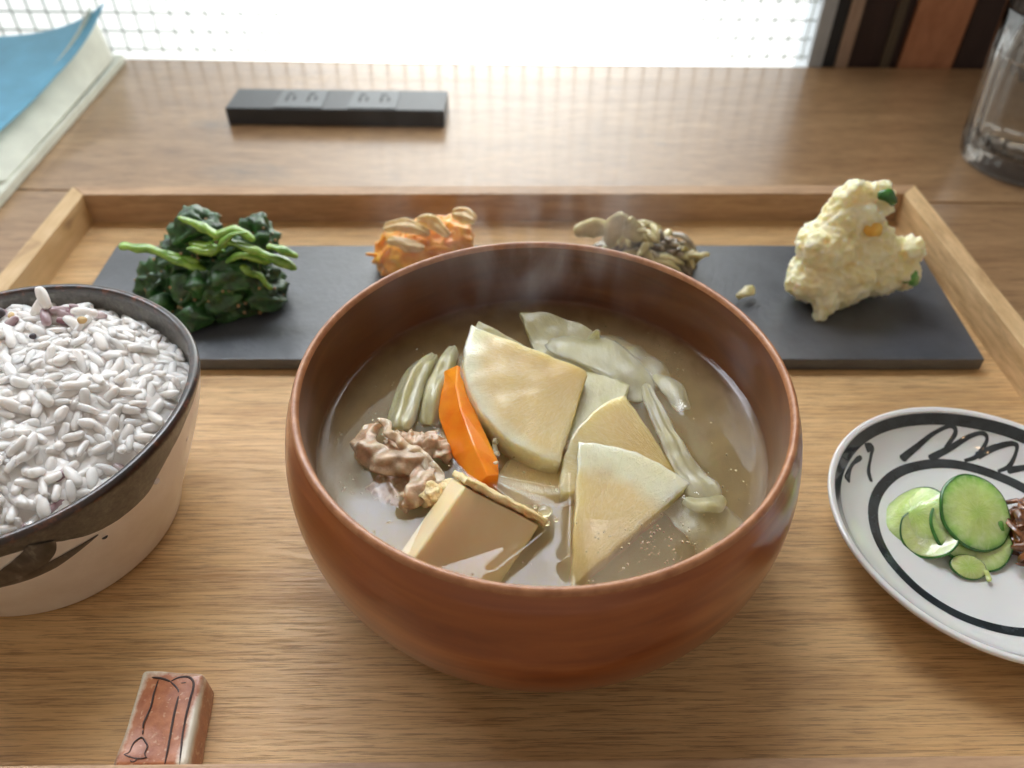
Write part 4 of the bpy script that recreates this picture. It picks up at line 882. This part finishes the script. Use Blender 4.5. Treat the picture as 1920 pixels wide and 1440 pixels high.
# ================================================================== MENU
mn = thing('menu_folder', (-32, 44, 0), 'blue covered menu folder curling up on a cream board at the upper left', 'menu')
bm = bmesh.new()
obj('cream_board', prism([(-46, 33.8), (-24.45, 33.6), (-25.1, 53.0), (-46, 54)], .02, .55, .1), M['cream'], mn)
def sheet(fx, name, mat, th, nx=40, ny=40):
    V, F = [], []
    for j in range(ny+1):
        for i in range(nx+1): V.append(fx(i/nx, j/ny))
    n = len(V); V += [(x, y, z-th) for x, y, z in V]; w_ = nx+1
    for j in range(ny):
        for i in range(nx):
            a = j*w_+i; F.append((a, a+1, a+w_+1, a+w_)); F.append((n+a, n+a+w_, n+a+w_+1, n+a+1))
    for j in range(ny):
        a = j*w_; F.append((a, a+w_, n+a+w_, n+a)); a += nx; F.append((a, n+a, n+a+w_, a+w_))
    for i in range(nx):
        F.append((i, n+i, n+i+1, i+1)); a = ny*w_+i; F.append((a, a+1, n+a+1, n+a))
    return obj(name, mesh(name, V, F), M[mat], mn)
def cover(u, v):
    xr = -26.3+1.2*v+1.0*max(0, v-.6)*1.8; x = -44+(xr+44)*u; y = 35.5+v*15.6+.0*u
    z = 1.35+.35*u+1.0*v*.7+2.2*(u**6)*(v**4)+.25*v*math.cos(u*3)
    return (x, y, z)
sheet(cover, 'blue_cover', 'blue', .08)
def page(u, v):
    a = cover(1, v); x0, z0 = a[0]-.9, a[2]-.16; x1 = -24.75-.35*v; z1 = .62+.25*v
    return (x0+(x1-x0)*u, a[1]-.15+.5*u*v, z0+(z1-z0)*(u**1.5)-.25*math.sin(math.pi*u))
sheet(page, 'page', 'cream', .1)

# ================================================================== WATER GLASS
GX, GY = 28.4, 38.6
gl_ = thing('water_glass', (GX, GY, 0), 'clear fluted tumbler of water at the upper right edge', 'glass')
def fluted(prof, amp, n=192, fl=24):
    V, F = [], []
    for k, (r, z) in enumerate(prof):
        for i in range(n):
            a = 2*math.pi*i/n; kk = amp*abs(math.sin(a*fl/2)) if .8 < z < 6.6 else 0
            V.append((GX+(r+kk)*math.cos(a), GY+(r+kk)*math.sin(a), z))
    for j in range(len(prof)-1):
        for i in range(n): b = (i+1) % n; F.append((j*n+i, j*n+b, (j+1)*n+b, (j+1)*n+i))
    F.append(tuple(range(n))[::-1]); F.append(tuple(range((len(prof)-1)*n, len(prof)*n))); return mesh('glass', V, F)
go = [(3.0, .02), (3.3, .08), (3.42, .3), (3.48, 1.0), (3.62, 3), (3.8, 5), (3.98, 7.4), (3.98, 7.62), (3.9, 7.7), (3.8, 7.6), (3.72, 6.4), (3.52, 4), (3.3, 2), (3.15, 1.3), (2.7, 1.05), (.02, .98)]
obj('glass_body', fluted(go, .07), M['glass'], gl_)
wa = [(.02, .97), (2.71, 1.04), (3.16, 1.29), (3.31, 2), (3.53, 4), (3.68, 5.6), (3.70, 5.72), (3.60, 5.64), (3.4, 5.62), (.02, 5.62)]
obj('water', fluted(wa, .0), M['water'], base=(GX, GY, 1), label='clear water inside the fluted tumbler', cat='water')

# ================================================================== STEAM
g = G('steam_vapour'); g.t.nodes.remove(g.p)
tc = g.n('ShaderNodeTexCoord'); sp_ = g.n('ShaderNodeSeparateXYZ'); g.l(tc.outputs['Generated'], sp_.inputs[0])
def edge(o): a = g.math('MULTIPLY', g.math('MULTIPLY', o, g.math('SUBTRACT', 1, o)), 4); return a
fall = g.math('MULTIPLY', g.math('MULTIPLY', edge(sp_.outputs[0]), edge(sp_.outputs[1])), edge(sp_.outputs[2]))
nn = g.noise(g.coord((60, 60, 22), rot=(0, .25, 0)), 1, 4, .6, 1.2)
wv = g.ramp(nn, [(.48, (0, 0, 0)), (.66, (1, 1, 1))])
vp = g.n('ShaderNodeVolumePrincipled'); vp.inputs['Color'].default_value = (.95, .97, 1, 1); vp.inputs['Anisotropy'].default_value = .3
g.l(g.math('MULTIPLY', g.math('MULTIPLY', wv, fall), 14), vp.inputs['Density']); g.l(vp.outputs[0], g.out.inputs['Volume'])
st_ = obj('steam', box(-3.5, 4.5, 14.5, 19.2, 6.9, 12.5, 0), g.m, base=(.3, 17, 8), label='faint wisps of steam rising from the back of the soup bowl', cat='steam', kind='stuff')

for o in bpy.data.objects:
    if o.parent is None:
        if o.name.startswith('cabbage_leaf'): o['group'] = 'cabbage pieces in the soup'
        if o.name.startswith('cucumber_slice'): o['group'] = 'cucumber slices on the small dish'
    if '_rot' in o: del o['_rot']
